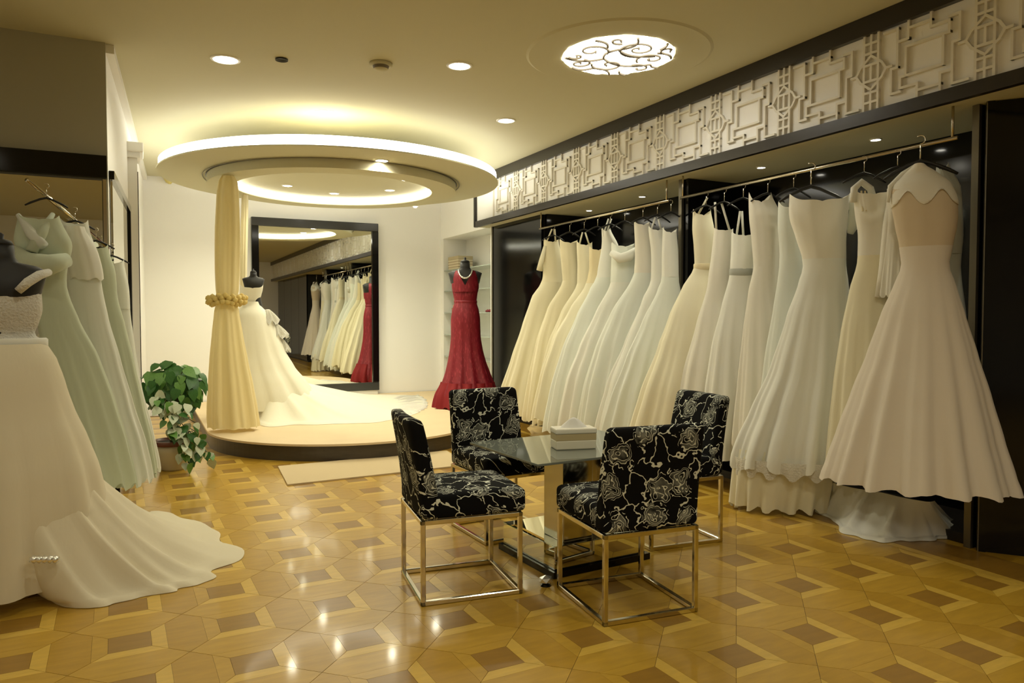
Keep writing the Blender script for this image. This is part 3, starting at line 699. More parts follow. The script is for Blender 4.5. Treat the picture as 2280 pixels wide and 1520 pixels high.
# trailing fabric under the big gown
def drape(name, outline, hgt, z0, m, parent, loc, seed, inner=None, nv=14, rip=.02, nf=9):
    """cloth lying on a surface: outline = list of world (x, y) from one side to the other, inner = matching inner line"""
    bm = bmesh.new(); rnd = random.Random(seed); n = len(outline); NU = 72; ph = rnd.uniform(0, 6)
    def samp(L, s):
        s = s*(len(L)-1); i = min(int(s), len(L)-2); f_ = s-i
        p0 = Vector(L[max(i-1, 0)]); p1 = Vector(L[i]); p2 = Vector(L[i+1]); p3 = Vector(L[min(i+2, len(L)-1)])
        return .5*((2*p1)+(p2-p0)*f_+(2*p0-5*p1+4*p2-p3)*f_**2+(-p0+3*p1-3*p2+p3)*f_**3)
    grid = []
    for i in range(NU+1):
        s = i/NU; po = samp(outline, s); pi_ = samp(inner, s); row = []
        w_ = math.sin(nf*2*PI*s+ph)+.6*math.sin(nf*3.7*PI*s+2*ph)
        for j in range(nv+1):
            f_ = j/nv; p = pi_.lerp(po, f_) + (po-pi_).normalized()*rip*.8*w_*f_*f_
            z = z0+.006+hgt*(1-f_)**1.8+rip*max(0, w_)*math.sin(PI*min(1, f_*1.02))+.012*math.sin(9*s*7+f_*9)*f_*(1-f_)*2 + (.014 if j == nv-1 else 0)
            if j == nv: z = z0+.003
            row.append(bm.verts.new((p.x-loc[0], p.y-loc[1], max(z, z0+.003)-loc[2])))
        grid.append(row)
    for a, b in zip(grid, grid[1:]):
        for j in range(nv): bm.faces.new((a[j], a[j+1], b[j+1], b[j]))
    o = obj(name, bm, m, parent, True)
    o.matrix_parent_inverse = Matrix.Identity(4)
    return o
def to_local(g, pts):     # world x, y -> gown frame
    return [((Vector((x, y, 0))-g.c).dot(g.ax), (Vector((x, y, 0))-g.c).dot(g.n)) for x, y in pts]
def train(g, outline, inner, hgt, z0, m, seed, rip=.02, nf=9, name='train'):
    return drape(name, to_local(g, outline), hgt, z0-g.z0, m, g.t, (0, 0, 0), seed, to_local(g, inner), rip=rip, nf=nf)
def px(pts, z): return [tuple(at(u, v, z=z)[:2]) for u, v in pts]
train(g, px([(1800, 1085), (1812, 1128), (1850, 1160), (1900, 1195), (1980, 1207), (2060, 1203), (2140, 1196), (2150, 1165)], 0), [(4.15, 3.55), (4.15, 3.45), (4.15, 3.3), (4.2, 3.15), (4.2, 3.0), (4.22, 2.9), (4.25, 2.85), (4.3, 2.85)], .22, 0, CL['white'], 31, .03, 6)
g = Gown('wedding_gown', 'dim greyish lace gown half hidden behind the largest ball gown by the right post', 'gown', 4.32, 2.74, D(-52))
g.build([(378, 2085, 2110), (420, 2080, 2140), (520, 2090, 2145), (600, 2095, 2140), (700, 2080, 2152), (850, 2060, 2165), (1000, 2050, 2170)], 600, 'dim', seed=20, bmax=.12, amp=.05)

# far rail (far to near) ------------------------------------------------------------
far = [
 ('pale yellow one-sleeved gown, farthest on the far rail beside the closed black wardrobe', 'ivory', 'cream', 1232, [(538, 1211, 1243), (575, 1211, 1250), (620, 1209, 1255), (661, 1184, 1262), (722, 1163, 1262), (795, 1139, 1260), (877, 1114, 1255), (925, 1104, 1250)], 622),
 ('butter-yellow gown with a narrow bodice, second on the far rail', 'cream', 'cream', 1268, [(540, 1246, 1285), (590, 1250, 1287), (628, 1252, 1288), (685, 1220, 1300), (760, 1195, 1305), (850, 1178, 1310), (930, 1168, 1310)], 620),
 ('pale ivory gown, third on the far rail, between two yellow gowns', 'ivory', 'ivory', 1300, [(545, 1284, 1318), (590, 1286, 1320), (628, 1286, 1320), (693, 1250, 1330), (767, 1220, 1335), (860, 1200, 1340), (940, 1190, 1340)], 625),
 ('champagne-yellow satin gown with a golden ruffle at its foot, fourth on the far rail', 'ivory', 'champagne', 1330, [(556, 1312, 1346), (600, 1312, 1348), (622, 1308, 1348), (685, 1270, 1358), (755, 1232, 1362), (840, 1205, 1365), (930, 1190, 1365)], 625),
 ('white gown with a pointed shoulder top, fifth on the far rail', 'cool', 'white', 1358, [(515, 1340, 1358), (545, 1340, 1376), (612, 1330, 1380), (640, 1315, 1385), (700, 1285, 1400), (780, 1252, 1405), (870, 1228, 1410), (955, 1215, 1410)], 612),
 ('off-shoulder white gown with a bright folded collar, sixth on the far rail', 'white', 'cool', 1390, [(548, 1362, 1412), (580, 1362, 1416), (628, 1360, 1418), (698, 1325, 1430), (767, 1292, 1440), (849, 1262, 1445), (950, 1245, 1445)], 622),
 ('cool white gown with a tall narrow bodice, seventh on the far rail', 'cool', 'warm', 1430, [(500, 1412, 1446), (540, 1414, 1455), (579, 1414, 1458), (612, 1410, 1460), (698, 1360, 1475), (779, 1325, 1485), (870, 1300, 1490), (960, 1288, 1490)], 605),
 ('white gown with crossed straps behind the boxy-bodiced gown, eighth on the far rail', 'white', 'white', 1462, [(512, 1444, 1478), (560, 1450, 1490), (620, 1450, 1495), (661, 1432, 1500), (767, 1390, 1510), (849, 1355, 1515), (960, 1330, 1515)], 620),
 ('white gown with a boxy satin bodice, nearest on the far rail against the partition', 'cool', 'white', 1492, [(517, 1476, 1506), (560, 1474, 1510), (612, 1474, 1511), (640, 1466, 1514), (710, 1432, 1530), (800, 1392, 1545), (898, 1356, 1555), (975, 1338, 1560)], 614)]
for i, (lab, col, bc, u, rows, wv) in enumerate(far):
    g = Gown('wedding_gown', lab, 'gown', 4.22, rail_y(u), D(-8-i*1.6))
    g.build(rows, wv, col, bcol=bc, seed=40+i, kb=.34, bmax=.17, folds=11+i % 3, amp=.17, neck=.04, straps=[((rows[0][1]+6, rows[0][0]), (u-3, rows[0][0]-28)), ((rows[0][2]-6, rows[0][0]), (u+3, rows[0][0]-28))] if i in (0, 2, 4, 7) else (), hem=.03)
    if i == 5:
        sleeve(g, [(1361, 562, -.06), (1380, 575, -.12), (1400, 570, -.12), (1416, 556, -.06)], [.03, .05, .05, .03], 'white', 'collar')
    if i == 0: sleeve(g, [(1214, 548, -.02), (1206, 580, -.03), (1201, 602, -.03)], [.02, .03, .035], 'ivory')
    if i == 3:
        train(g, px([(1180, 935), (1178, 960), (1195, 975), (1240, 985), (1280, 980)], 0), [(4.1, 6.8), (4.1, 6.7), (4.12, 6.6), (4.15, 6.5), (4.2, 6.4)], .16, 0, CL['gold'], 51, .035, 5, 'hem_ruffle')
    hanger(RX, rail_y(u), D(-6), ['wire hanger of the farthest pale yellow gown', 'wire hanger of the butter-yellow gown', 'wire hanger of the third gown on the far rail', 'wire hanger of the champagne satin gown', 'wire hanger of the gown with the pointed shoulder',
        'wire hanger of the off-shoulder gown with the folded collar', 'wire hanger of the tall narrow-bodiced gown', 'wire hanger of the gown with crossed straps', 'wire hanger of the boxy-bodiced gown by the partition'][i], FG)

# ------------------------------------------------------------------ left rack gowns
t = thing('rack_arm', 'sloping chrome display arm holding the pale green gowns by the left pier', 'rack', (-.42, 5.3, 2.1))
p0 = on_plane(60, 400, Vector((-.66, 5.0, 0)), Vector((0, 1, 0))); p1 = on_plane(240, 552, Vector((-.2, 5.84, 0)), Vector((0, 1, 0)))
bm = bmesh.new(); tube(bm, [tuple(p0-t.location), tuple(p1-t.location)], .013, 10); obj('arm', bm, M['chrome'], t, True)
def left_gown(label, u, y, rz, rows, wv, col, seed, **k):
    x = y*math.tan(YAW+math.atan((u-1140)/FPX)); g = Gown('evening_gown', label, 'gown', x, y, rz)
    g.build(rows, wv, col, seed=seed, kb=.40, bmax=.16, amp=.12, folds=9, hem=.03, **k)
    f_ = (y-p0.y)/(p1.y-p0.y); zz = p0.z+(p1.z-p0.z)*f_
    return g, (x, zz)
lg = [('pale mint gown, nearest on the left arm, with a wide draped sash across its top', 110, 5.02, [(488, 40, 132), (540, 30, 160), (600, 62, 150), (640, 78, 150), (700, 80, 172), (800, 100, 222), (900, 125, 258), (1000, 150, 288), (1085, 180, 306)], 640, 'mint'),
      ('pale mint gown with a short white bolero, second on the left arm', 172, 5.28, [(498, 135, 196), (560, 140, 215), (620, 148, 225), (700, 155, 240), (800, 165, 268), (900, 180, 296), (1000, 200, 326), (1075, 220, 340)], 625, 'cool'),
      ('plain pale mint gown, third on the left arm', 218, 5.54, [(552, 195, 240), (600, 192, 256), (660, 200, 262), (720, 200, 278), (800, 210, 298), (900, 230, 320), (1000, 250, 342), (1060, 262, 350)], 662, 'mint'),
      ('pale green-white gown farthest on the left arm, against the side mirror', 252, 5.76, [(585, 232, 276), (640, 232, 287), (690, 236, 290), (760, 240, 299), (860, 248, 315), (960, 270, 340), (1050, 284, 357)], 690, 'cool')]
for i, (lab, u, y, rows, wv, col) in enumerate(lg):
    g, (x, zz) = left_gown(lab, u, y, D(6), rows, wv, col, 70+i, neck=.03)
    if i == 0:
        sleeve(g, [(30, 560, -.05), (60, 585, -.12), (110, 590, -.14), (150, 578, -.08)], [.04, .06, .06, .04], 'mint', 'draped_sash')
        sleeve(g, [(118, 476, 0), (92, 520, -.08), (70, 560, -.12)], [.012, .03, .03], 'mint', 'shoulder_drape'); sleeve(g, [(40, 478, 0), (70, 520, -.08), (96, 548, -.12)], [.012, .03, .03], 'cool', 'shoulder_drape')
    if i == 1:
        zt = g.row(500, 140, 190); rows2 = [g.row(505, 140, 190), g.row(560, 138, 218), g.row(610, 150, 230), g.row(622, 152, 231)]
        obj('bolero', cloth_tube(rows2, .7, .15, .08, 6, .03, 5, .01, 0, 64, 10, lambda t: 1), CL['white'], g.t, True)
    hanger(x, y, D(6), ['chrome hanger of the nearest pale mint gown on the left arm', 'chrome hanger of the gown with the bolero on the left arm', 'chrome hanger of the third pale mint gown on the left arm', 'chrome hanger of the farthest gown on the left arm'][i], 'hangers on the left arm', z=max(zz-.03, g.top[0]+.05), scale=.62)

# ------------------------------------------------------------------ mannequins
def mannequin(label, loc, rz, zneck, s=1.0, clip=None):
    """dress form: torso, neck block, stand; zneck = height of the neck top above loc"""
    t = thing('dress_form', label, 'mannequin', loc, rz)
    bm = bmesh.new()
    prof = [(.13, .075, -.78), (.165, .105, -.66), (.16, .11, -.60), (.125, .085, -.44), (.12, .08, -.40), (.15, .11, -.26), (.165, .11, -.20), (.185, .085, -.12), (.195, .065, -.085), (.15, .055, -.06), (.075, .05, -.045), (.058, .052, -.02), (.055, .052, .04)]
    rings = []
    pr = []
    for a, b, z in prof:
        zz = zneck-.05+z*s; a *= s; b *= s
        if clip and zz < clip[0]: a = min(a, clip[1]); b = min(b, clip[2])
        pr.append((a, b, zz))
    for a, b, zz in pr: rings.append([bm.verts.new((a*math.cos(2*PI*k/32), b*math.sin(2*PI*k/32), zz)) for k in range(32)])
    for p, q in zip(rings, rings[1:]):
        for k in range(32): bm.faces.new((p[k], p[(k+1) % 32], q[(k+1) % 32], q[k]))
    bm.faces.new(rings[0][::-1]); bm.faces.new(rings[-1]); obj('torso', bm, M['mannequin'], t, True)
    bm = bmesh.new(); solid_lathe(bm, [(.055*s, 0), (.045*s, .02*s), (.012*s, .03*s), (.016*s, .05*s), (.004, .06*s)], (0, 0, zneck-.05+.04*s), 20); obj('neck_cap', bm, M['mannequin'], t, True)
    bm = bmesh.new(); tube(bm, [(0, 0, .02), (0, 0, zneck-.8*s)], .015); obj('pole', bm, M['chrome'], t, True)
    bm = bmesh.new(); solid_lathe(bm, [(.16, 0), (.16, .012), (.03, .03)], n=28); obj('base', bm, M['chrome'], t, True)
    return t
# red gown
RY = 8.86; RXX = at(1036, 900, Y=8.86).x
ang = math.atan2(RXX, RY)
g = Gown('evening_gown', 'dark red lace mermaid gown on a dress form at the right of the stage', 'gown', RXX, RY, -ang, SH)
rows = [(640, 1006, 1066), (655, 1009, 1063), (672, 1012, 1061), (690, 1007, 1066), (711, 1004, 1069), (748, 1004, 1070), (775, 1002, 1074), (800, 998, 1080), (829, 992, 1090), (855, 984, 1100), (875, 977, 1106), (893, 976, 1108), (906, 982, 1108)]
R_ = [g.row(*r) for r in rows]
obj('skirt', cloth_tube(R_[2:], .75, .40, .08, 10, .10, 7, .02, 0, nr=30, zmin=.004), M['red'], g.t, True)
obj('hem_flounce', cloth_tube([(z, a*1.03, b*1.02) for z, a, b in [g.row(850, 984, 1099), g.row(880, 972, 1108), g.row(905, 968, 1112)]], .78, .43, .08, 12, .14, 8, .02, 0, nr=10, ampf=lambda t: .4+.6*t, zmin=.004), M['redhem'], g.t, True)
bmx = cloth_tube(R_[:3]+[], .75, .115, .08, 7, .008, 9, 0, .0, 64, 8, lambda t: 1); obj('bodice', bmx, M['red'], g.t, True)
z, a, b = R_[2]; bm = bmesh.new(); lathe(bm, [(1.0, .022), (1.06, .012), (1.06, -.012), (1.0, -.022)], ((a+b)/2, 0, z), 40, sx=(b-a)/2, sy=max(.08, (b-a)/2*.75)); obj('waistband', bm, M['red'], g.t, True)
zn = at(1035, 583, Y=RY).z-SH
ztop = R_[0][0]
# bodice top with a V neck and cut-in armholes
tops = [g.row(603, 1013, 1059), g.row(610, 1009, 1063), g.row(620, 1006, 1066), g.row(640, 1006, 1066), g.row(650, 1008, 1064)]
bm = cloth_tube(tops, .9, .145, .125, 5, .004, 5, 0, 0, 96, 18, lambda t: 1)
zc = g.row(640, 1000, 1010)[0]; zs = tops[0][0]
for v in bm.verts:
    x = abs(v.co.x)
    lim = zs
    if v.co.y < 0 and x < .10: lim = min(lim, zc+.02+(x/.10)*(zs-zc-.02))
    elif x < .07: lim = min(lim, zs-.05)
    if x > .135: lim = min(lim, zs-(x-.135)*3.2)
    v.co.z = min(v.co.z, lim)
obj('bodice_top', bm, M['red'], g.t, True)
mannequin('black dress form under the red lace gown, wearing a silver necklace', (RXX, RY, SH), -ang, zn, 1.12, (g.row(640, 1000, 1010)[0], .09, .08))
t = thing('necklace', 'silver beaded necklace on the dress form of the red gown', 'necklace', (RXX, RY, SH+zn-.1), -ang)
bm = bmesh.new()
pts = []
for k in range(15):
    a = PI*k/14; u_ = 1036-15*math.cos(a); v_ = 600+19*math.sin(a)
    p = g.loc(u_, v_, -.09-.07*math.sin(a)); p.z -= (zn-.1); pts.append(p)
tube(bm, pts, [.008+.004*math.sin(PI*k/14) for k in range(15)], 8)
obj('chain', bm, M['silver'], t, True)
for k in range(3, 12):
    bm = bmesh.new(); bmesh.ops.create_icosphere(bm, subdivisions=1, radius=.011, matrix=Matrix.Translation(pts[k]+Vector((0, -.008, 0)))); obj('bead', bm, M['silver'], t, True)

# stage wedding gown
SX, SY = 1.27, 9.05
g = Gown('wedding_gown', 'cream gown with lace ruffles and a long train spread over the stage', 'gown', SX, SY, 0, SH)
g.build([(640, 534, 586), (655, 535, 582), (676, 538, 578), (700, 522, 600), (740, 510, 618), (780, 500, 634), (820, 492, 656), (850, 486, 680), (880, 480, 700), (905, 478, 712)], 676, 'stage', seed=90, kb=.8, bmax=.55, folds=9, amp=.06, neck=.04, hem=.0, minz=.01)
obj('drape_front', bmesh.new(), None, g.t) if False else None
train(g, px([(545, 905), (583, 947), (660, 946), (750, 944), (838, 940), (905, 928), (948, 906), (943, 890), (920, 881), (850, 879), (770, 880)], SH), [(1.15, 8.95), (1.3, 8.78), (1.38, 8.75), (1.45, 8.82), (1.5, 8.92), (1.55, 9.0), (1.58, 9.1), (1.6, 9.2), (1.6, 9.3), (1.58, 9.4), (1.55, 9.5)], .42, SH, CL['stage'], 33, .02, 7)
train(g, px([(905, 925), (935, 915), (950, 905), (948, 890), (932, 881)], SH), [(2.6, 8.7), (2.8, 8.85), (2.9, 9.1), (2.95, 9.4), (2.95, 9.7)], .03, SH, M['lace'], 34, .03, 9, 'lace_edge')
for k, (u_, v_, r_) in enumerate([(604, 698, .14), (622, 730, .15), (634, 762, .11), (596, 722, .13), (614, 752, .12)]):
    bm = bmesh.new(); c_ = g.loc(u_-8, v_, -.05+.03*k)
    NU = 40
    rings = []
    for j in range(6):
        f_ = j/5; ring = []
        for q in range(NU):
            a = 2*PI*q/NU; rr = r_*(.15+.85*f_)*(1+.16*math.sin(7*a+k)*f_)
            ring.append(bm.verts.new((c_.x+rr*math.cos(a)*.9, c_.y+rr*math.sin(a)*.7, c_.z+.05*(1-f_*f_)-.10*f_+.03*math.sin(9*a+2*k)*f_)))
        rings.append(ring)
    for p, q in zip(rings, rings[1:]):
        for i in range(NU): bm.faces.new((p[i], p[(i+1) % NU], q[(i+1) % NU], q[i]))
    bmesh.ops.solidify(bm, geom=bm.faces[:], thickness=.004)
    obj('ruffle', bm, M['lace'], g.t, True)
zn = g.loc(566, 601)[2]
mannequin('black dress form in the cream gown behind the gold curtain', (g.c.x+g.ax.x*g.loc(564, 605).x, g.c.y+g.ax.y*g.loc(564, 605).x, SH), 0, zn, .64, (g.top[0]+.01, .10, .055))
# left front gown
MX, MY = -.60, 4.30
g = Gown('wedding_gown', 'large cream tulle gown with lace bodice and floor train at the left picture edge', 'gown', MX, MY, D(10))
g.build([(648, -88, 92), (690, -84, 95), (720, -70, 87), (745, -62, 78), (770, -90, 108), (800, -125, 126), (850, -165, 144), (900, -190, 160), (1000, -235, 200), (1060, -260, 222), (1140, -285, 238), (1230, -300, 246), (1290, -305, 250)], 745, 'champagne', bcol='blush', seed=101, belt='white', kb=.72, bmax=.52, folds=10, amp=.075, neck=.05, hem=0, minz=.015)
g.sk.data.materials[0] = CL['left']; g.bod.data.materials[0] = M['lace']
sleeve(g, [(40, 648, -.12), (62, 628, -.13), (88, 612, -.09), (108, 606, -.0)], [.018, .022, .022, .018], 'lace', 'lace_strap')
train(g, px([(30, 1280), (150, 1350), (250, 1345), (330, 1328), (400, 1312), (455, 1298), (480, 1272), (540, 1240), (505, 1205), (470, 1178), (410, 1150), (350, 1140)], 0), [(-.70, 4.20), (-.62, 4.06), (-.52, 4.08), (-.45, 4.12), (-.40, 4.17), (-.36, 4.22), (-.34, 4.28), (-.33, 4.34), (-.33, 4.40), (-.35, 4.46), (-.38, 4.52), (-.44, 4.58)], .66, 0, CL['left'], 36, .028, 6)
bm = bmesh.new()
for k in range(5): bmesh.ops.create_icosphere(bm, subdivisions=1, radius=.02, matrix=Matrix.Translation(g.loc(75+12*k, 1245, -.40)))
obj('beading', bm, M['silver'], g.t, True)
zn = g.loc(2, 540)[2]; xx = g.loc(2, 560).x
mannequin('black dress form in the cream tulle gown at the left edge', (g.c.x+g.ax.x*xx, g.c.y+g.ax.y*xx, 0), D(10), zn, .98, (g.top[0]-.03, .12, .08))

# ------------------------------------------------------------------ curtain
CX, CY = .83, 8.12
g = Gown('curtain', 'gold curtain gathered by a flowered tieback at the front left of the stage', 'curtain', CX, CY, D(-12), SH)
up = [g.row(*r) for r in [(392, 494, 522), (402, 487, 528), (430, 482, 531), (520, 478, 534), (600, 478, 533), (650, 480, 531), (668, 483, 527)]]
dn = [g.row(*r) for r in [(668, 483, 527), (690, 478, 531), (740, 473, 539), (800, 468, 550), (860, 465, 562), (920, 463, 572), (950, 465, 576)]]
obj('upper_drape', cloth_tube(up, .9, .2, .03, 7, .10, 21, 0, 0, nr=24, ampf=lambda t: 1), M['curtain'], g.t, True)
obj('lower_drape', cloth_tube([(max(z, .004), a, b) for z, a, b in dn], .7, .22, .05, 8, .14, 22, .01, 0, nr=24, ampf=lambda t: .5+.5*t, zmin=.003), M['curtain'], g.t, True)
tb = g.loc(505, 668)
bm = bmesh.new(); lathe(bm, [(.105, -.03), (.125, -.015), (.125, .02), (.105, .035)], (tb.x, 0, tb.z), 28, sx=1.15, sy=1.0); tbo = obj('tieback', bm, M['flower'], g.t, True)
for k in range(9):
    a = PI+PI*k/8; bm = bmesh.new(); c_ = Vector((tb.x+.15*math.cos(a), .14*math.sin(a), tb.z+.01*math.sin(5*k)))
    for q in range(5):
        b_ = 2*PI*q/5+k; p = c_+Vector((.036*math.cos(b_), 0, .036*math.sin(b_)))
        r = bmesh.ops.create_icosphere(bm, subdivisions=1, radius=.032, matrix=Matrix.Translation(p) @ Matrix.Diagonal((1, .45, 1, 1)))
    obj('flower', bm, M['flower'], tbo, True)
g2 = Gown('curtain', 'narrow pale cream sheer curtain hanging just right of the gold one', 'curtain', 1.10, 9.30, D(-8), SH)
rw_ = [g2.row(*r) for r in [(432, 538, 553), (500, 536, 552), (600, 534, 550), (700, 532, 548), (890, 526, 545)]]
obj('drape', cloth_tube([(max(z, .004), a, b) for z, a, b in rw_], .6, .1, .04, 5, .10, 23, 0, 0, nr=20, ampf=lambda t: 1), M['curtain_sheer'], g2.t, True)
# curtain track ring
t = thing('curtain_track', 'thin dark circular curtain track under the round soffit', 'curtain track', (RC[0], RC[1], 2.862))
bm = bmesh.new(); tube(bm, [(1.42*math.cos(a), 1.42*math.sin(a), .008) for a in [2*PI*k/96 for k in range(97)]], .0045, 6); obj('rail', bm, M['bronze'], t, True)

# ------------------------------------------------------------------ chairs
def make_chair():
    t = thing('dining_chair', 'x', 'chair')       # faces +x, back at -x
    W, Dp, HT = .48, .50, .40; r = .011
    def bar(name, a, b, m=M['chrome']):
        bm = bmesh.new(); a = Vector(a); b = Vector(b); d = b-a
        s = (max(abs(d.x), 0)+2*r, max(abs(d.y), 0)+2*r, max(abs(d.z), 0)+2*r); box(bm, (a+b)/2, s, bev=.003, seg=1); obj(name, bm, m, t)
    x0, x1, y0, y1 = -Dp/2+.01, Dp/2-.01, -W/2+.01, W/2-.01
    for x in (x0, x1):
        for y in (y0, y1): bar('leg', (x, y, r), (x, y, HT-r))
    for y in (y0, y1): bar('base_rail', (x0, y, r), (x1, y, r)); bar('seat_rail', (x0, y, HT-r), (x1, y, HT-r))
    for x in (x0, x1): bar('base_rail', (x, y0, r), (x, y1, r)); bar('seat_rail', (x, y0, HT-r), (x, y1, HT-r))
    def rbox(sx, sy, sz, r):
        bm = bmesh.new(); bmesh.ops.create_cube(bm, size=1); bmesh.ops.subdivide_edges(bm, edges=bm.edges[:], cuts=15, use_grid_fill=True)
        for v in bm.verts:
            p = [v.co.x, v.co.y, v.co.z]; q = []
            for c, S in zip(p, (sx, sy, sz)):   # crowd the grid towards the edges
                q.append(math.copysign((1-(1-min(1, abs(c)*2))**1.7)*S/2, c))
            p = Vector(q); c = Vector([max(-S/2+r, min(S/2-r, k)) for k, S in zip(p, (sx, sy, sz))]); d = p-c
            v.co = c+d.normalized()*r if d.length > 1e-6 and max(abs(d.x), abs(d.y), abs(d.z)) > 1e-6 else p
        return bm
    bm = rbox(Dp+.02, W+.01, .115, .028)
    for v in bm.verts:
        px_, py_ = v.co.x/(Dp+.02)*2, v.co.y/(W+.01)*2
        if v.co.z > 0: v.co.z += .02*(1-px_**2)*(1-py_**2)
        v.co += Vector((.01, 0, HT+.0575))
    obj('seat', bm, M['rose_seat'], t, True)
    bm = rbox(.095, W+.014, .47, .03)
    for v in bm.verts:
        zz = v.co.z/.47+.5; yy = v.co.y/(W/2)
        v.co = Vector((-Dp/2+.04+v.co.x*(1-.25*zz)-.075*zz**1.4+.012*yy**2, v.co.y*(1-.03*zz), HT+.235+v.co.z))
    obj('backrest', bm, M['rose_back'], t, True)
    return t
ch0 = make_chair(); CG = 'rose-patterned chairs around the glass table'
for i, (x, y, rz, lab) in enumerate([(1.42, 3.43, -7, 'black rose-patterned chair at the left of the glass table, seen from its side'),
        (2.04, 2.88, 84, 'black rose-patterned chair nearest the camera, its back turned to us'),
        (2.02, 4.18, -88, 'black rose-patterned chair behind the glass table, facing the camera'),
        (2.86, 3.62, 175, 'black rose-patterned chair at the far right of the table, behind the nearest chair')]):
    c = ch0 if i == 0 else copy_tree(ch0)
    c.location = (x, y, 0.001); c.rotation_euler = (0, 0, D(rz)); c['label'] = lab; c['group'] = CG; c['category'] = 'chair'

# ------------------------------------------------------------------ table
t = thing('glass_table', 'square table with dark glass top on a mirrored column, between the chairs', 'table', (2.17, 3.58, 0), D(3.5))
tg = mat('table_glass', (.30, .33, .28), .03, spec=.8); tg.node_tree.nodes['Principled BSDF'].inputs['Transmission Weight'].default_value = .45
obj('glass_top', bx(-.46, .46, -.37, .37, .608, .620, bev=.002), tg, t)
mc = mat('column_steel', (.50, .48, .40), .12, metal=1)
bm = bmesh.new(); bx(-.22, -.03, -.24, -.05, .16, .60, bm, .004); obj('column', bm, mc, t)
bm = bmesh.new(); bx(.09, .25, .06, .22, .16, .60, bm, .004); obj('column', bm, mc, t)
obj('base_box', bx(-.30, .30, -.28, .26, .035, .16, bev=.004), M['mirror'], t)
obj('base_plate', bx(-.32, .32, -.30, .28, 0.001, .035), M['black'], t)
obj('top_plate', bx(-.32, .28, -.28, .24, .60, .608), M['blackmatte'], t)
t = thing('tissue_box', 'cream and tan tissue box with a white tissue, on the glass table', 'tissue box', (2.13, 3.50, .6205), D(-14))
bm = bmesh.new(); bx(-.115, .115, -.06, .06, 0, .05, bm, .006); obj('lower_band', bm, mat('box_cream', (.78, .74, .58), .5), t)
bm = bmesh.new(); bx(-.114, .114, -.059, .059, .05, .085, bm, .0); obj('middle_band', bm, mat('box_tan', (.52, .42, .22), .5), t)
bm = bmesh.new(); bx(-.118, .118, -.063, .063, .085, .115, bm, .008); obj('lid', bm, mat('box_cream_lid', (.82, .79, .66), .5), t)
bm = bmesh.new(); rings = []
for j in range(6):
    f_ = j/5; rings.append([bm.verts.new(((.075*(1-f_)**.8+.006)*math.cos(2*PI*q/20)*(1+.2*math.sin(4*2*PI*q/20)*f_), (.03*(1-f_)+.004)*math.sin(2*PI*q/20), .113+.055*f_)) for q in range(20)])
for p, q in zip(rings, rings[1:]):
    for i in range(20): bm.faces.new((p[i], p[(i+1) % 20], q[(i+1) % 20], q[i]))
bm.faces.new(rings[-1]); obj('tissue', bm, mat('tissue_paper', (.9, .9, .86), .9), t, True)
t = thing('glass_ornament', 'small clear crystal ornament on the floor by the table base', 'ornament', (1.80, 3.12, 0))
t.location = at(1215, 1303, z=0)
bm = bmesh.new(); r = bmesh.ops.create_icosphere(bm, subdivisions=1, radius=.03, matrix=Matrix.Translation((0, 0, .03)) @ Matrix.Diagonal((1.3, 1, .8, 1))); obj('crystal', bm, M['silver'], t)
bm = bmesh.new(); solid_lathe(bm, [(.03, 0), (.02, .01)], n=10); obj('foot', bm, M['black'], t)

# ------------------------------------------------------------------ plant
PX, PY = .235, 7.14
t = thing('potted_plant', 'bushy green pothos with trailing variegated leaves in a pale pot left of the stage', 'plant', (PX, PY, 0))
bm = bmesh.new(); solid_lathe(bm, [(.10, 0), (.11, .02), (.15, .16), (.155, .22)], n=28); obj('pot', bm, mat('pot_cream', (.60, .52, .34), .4), t, True)
bm = bmesh.new(); lathe(bm, [(.155, .22), (.172, .225), (.172, .262), (.150, .262), (.145, .22)], n=28); obj('pot_rim', bm, mat('pot_rim_brown', (.16, .05, .03), .35), t, True)
bm = bmesh.new(); solid_lathe(bm, [(.145, .225), (.145, .24)], n=24); obj('soil', bm, mat('soil', (.03, .02, .012), .9), t)
bm = bmesh.new(); tube(bm, [(0, 0, .24), (.01, 0, .62)], .03, 10); obj('moss_pole', bm, mat('moss', (.07, .06, .02), .95, bump=1, bscale=80), t)
def leaf_mesh(name, m):
    bm = bmesh.new()
    pr = [(0, .0), (.12, .40), (.42, .54), (.75, .46), (1.05, .26), (1.32, 0)]
    mid = []; L = []; R = []
    for x, wv in pr: mid.append(bm.verts.new((0, x, -.12*x*x)))
    for x, wv in pr[1:-1]:
        L.append(bm.verts.new((-wv, x-.08, -.12*x*x+.10*wv))); R.append(bm.verts.new((wv, x-.08, -.12*x*x+.10*wv)))
    for S, s in ((L, 1), (R, -1)):
        chain = [mid[0]]+S+[mid[-1]]
        for i in range(len(pr)-1):
            q = [mid[i], mid[i+1], chain[i+1], chain[i]]
            q = [v for j, v in enumerate(q) if v not in q[:j]]
            if s < 0: q = q[::-1]
            if len(q) > 2: bm.faces.new(q)
    me = bpy.data.meshes.new(name); bm.to_mesh(me); bm.free(); me.materials.append(m); me.polygons.foreach_set('use_smooth', [True]*len(me.polygons)); return me
lms = [leaf_mesh('leaf', M['leaf']), leaf_mesh('leaf', M['leaf']), leaf_mesh('leaf', M['leaf2']), leaf_mesh('leaf', M['leafw'])]
rnd = random.Random(8)
Wc = on_plane(385, 850, Vector((PX, PY, 0)), Vector((0, 1, 0)))
sb = bmesh.new()
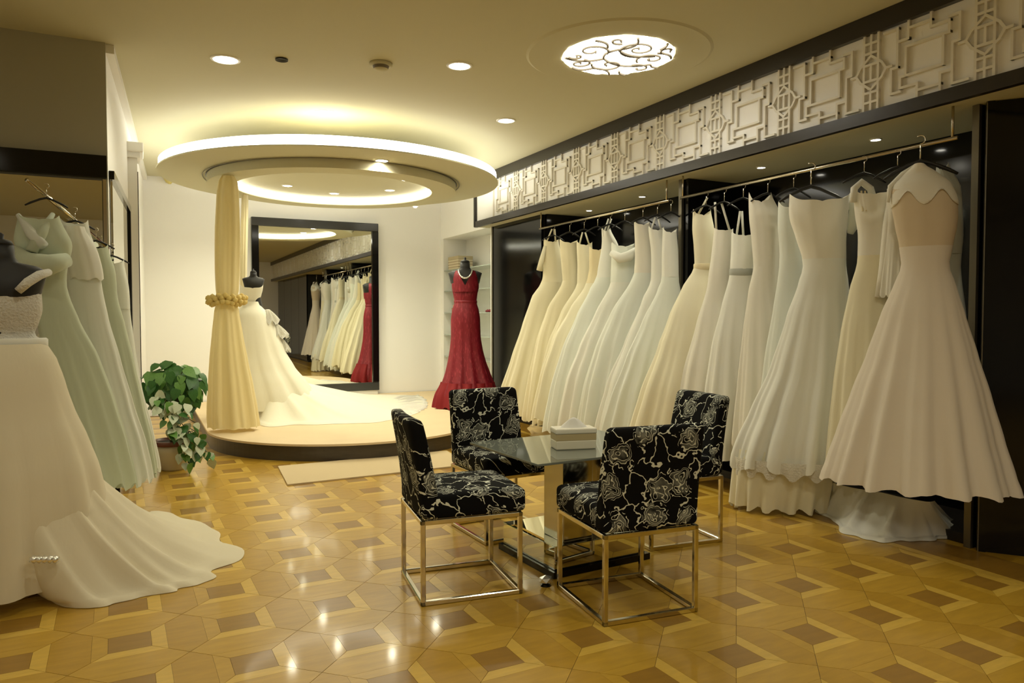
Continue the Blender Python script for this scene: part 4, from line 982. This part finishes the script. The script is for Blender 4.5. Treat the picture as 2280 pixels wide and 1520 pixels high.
def put_leaf(p, dirv, size, me):
    o = bpy.data.objects.new('leaf', me); COL.objects.link(o); o.parent = t
    o.location = (p.x-PX, p.y-PY, p.z); z_ = dirv; y_ = Vector((dirv.x*.5+rnd.uniform(-.5, .5), dirv.y*.5, -.75+rnd.uniform(-.5, .5))); x_ = y_.cross(z_).normalized(); y_ = z_.cross(x_).normalized(); o.rotation_euler = Matrix((x_, y_, z_)).transposed().to_euler(); o.scale = (size, size, size)
    return o
for k in range(220):
    while True:
        d = Vector((rnd.uniform(-1, 1), rnd.uniform(-1, 1), rnd.uniform(-1, 1)))
        if .25 < d.length < 1: break
    c = Vector((Wc.x, PY, Wc.z)); p = c+Vector((d.x*.29, d.y*.26, d.z*.22))
    if rnd.random() < .5: p.x = c.x + (p.x-c.x)*.9
    out = (Vector((d.x*.8+rnd.uniform(-.3, .3), d.y-.55, d.z*.4+.55+rnd.uniform(-.3, .3)))).normalized(); p = p-out*.03
    put_leaf(p, out, rnd.uniform(.062, .10), lms[0] if rnd.random() < .72 else lms[2])
    if k % 3 == 0: tube(sb, [(.01, 0, .45), ((c.x+p.x)/2-PX, (c.y+p.y)/2-PY, (p.z+.72)/2), (p.x-PX, p.y-PY, p.z)], .004, 5)
for k in range(120):
    f_ = rnd.random(); u_ = 372+75*f_+rnd.uniform(-34, 34); v_ = 892+120*f_+rnd.uniform(-22, 22)
    p = on_plane(u_, v_, Vector((PX, PY-.22-.1*rnd.random(), 0)), Vector((0, 1, 0)))
    out = Vector((rnd.uniform(-.5, .9), rnd.uniform(-1, -.3), rnd.uniform(-.2, .9))).normalized()
    if p.z < .06: p.z = .06
    put_leaf(p, out, rnd.uniform(.05, .08), lms[3] if rnd.random() < .48 else (lms[2] if rnd.random() < .4 else lms[0]))
    if k % 3 == 0: tube(sb, [(0, 0, .25), ((p.x-PX)*.5, (p.y-PY)*.6, max(p.z, .3)+.05), (p.x-PX, p.y-PY, p.z)], .004, 5)
obj('stems', sb, M['stem'], t)
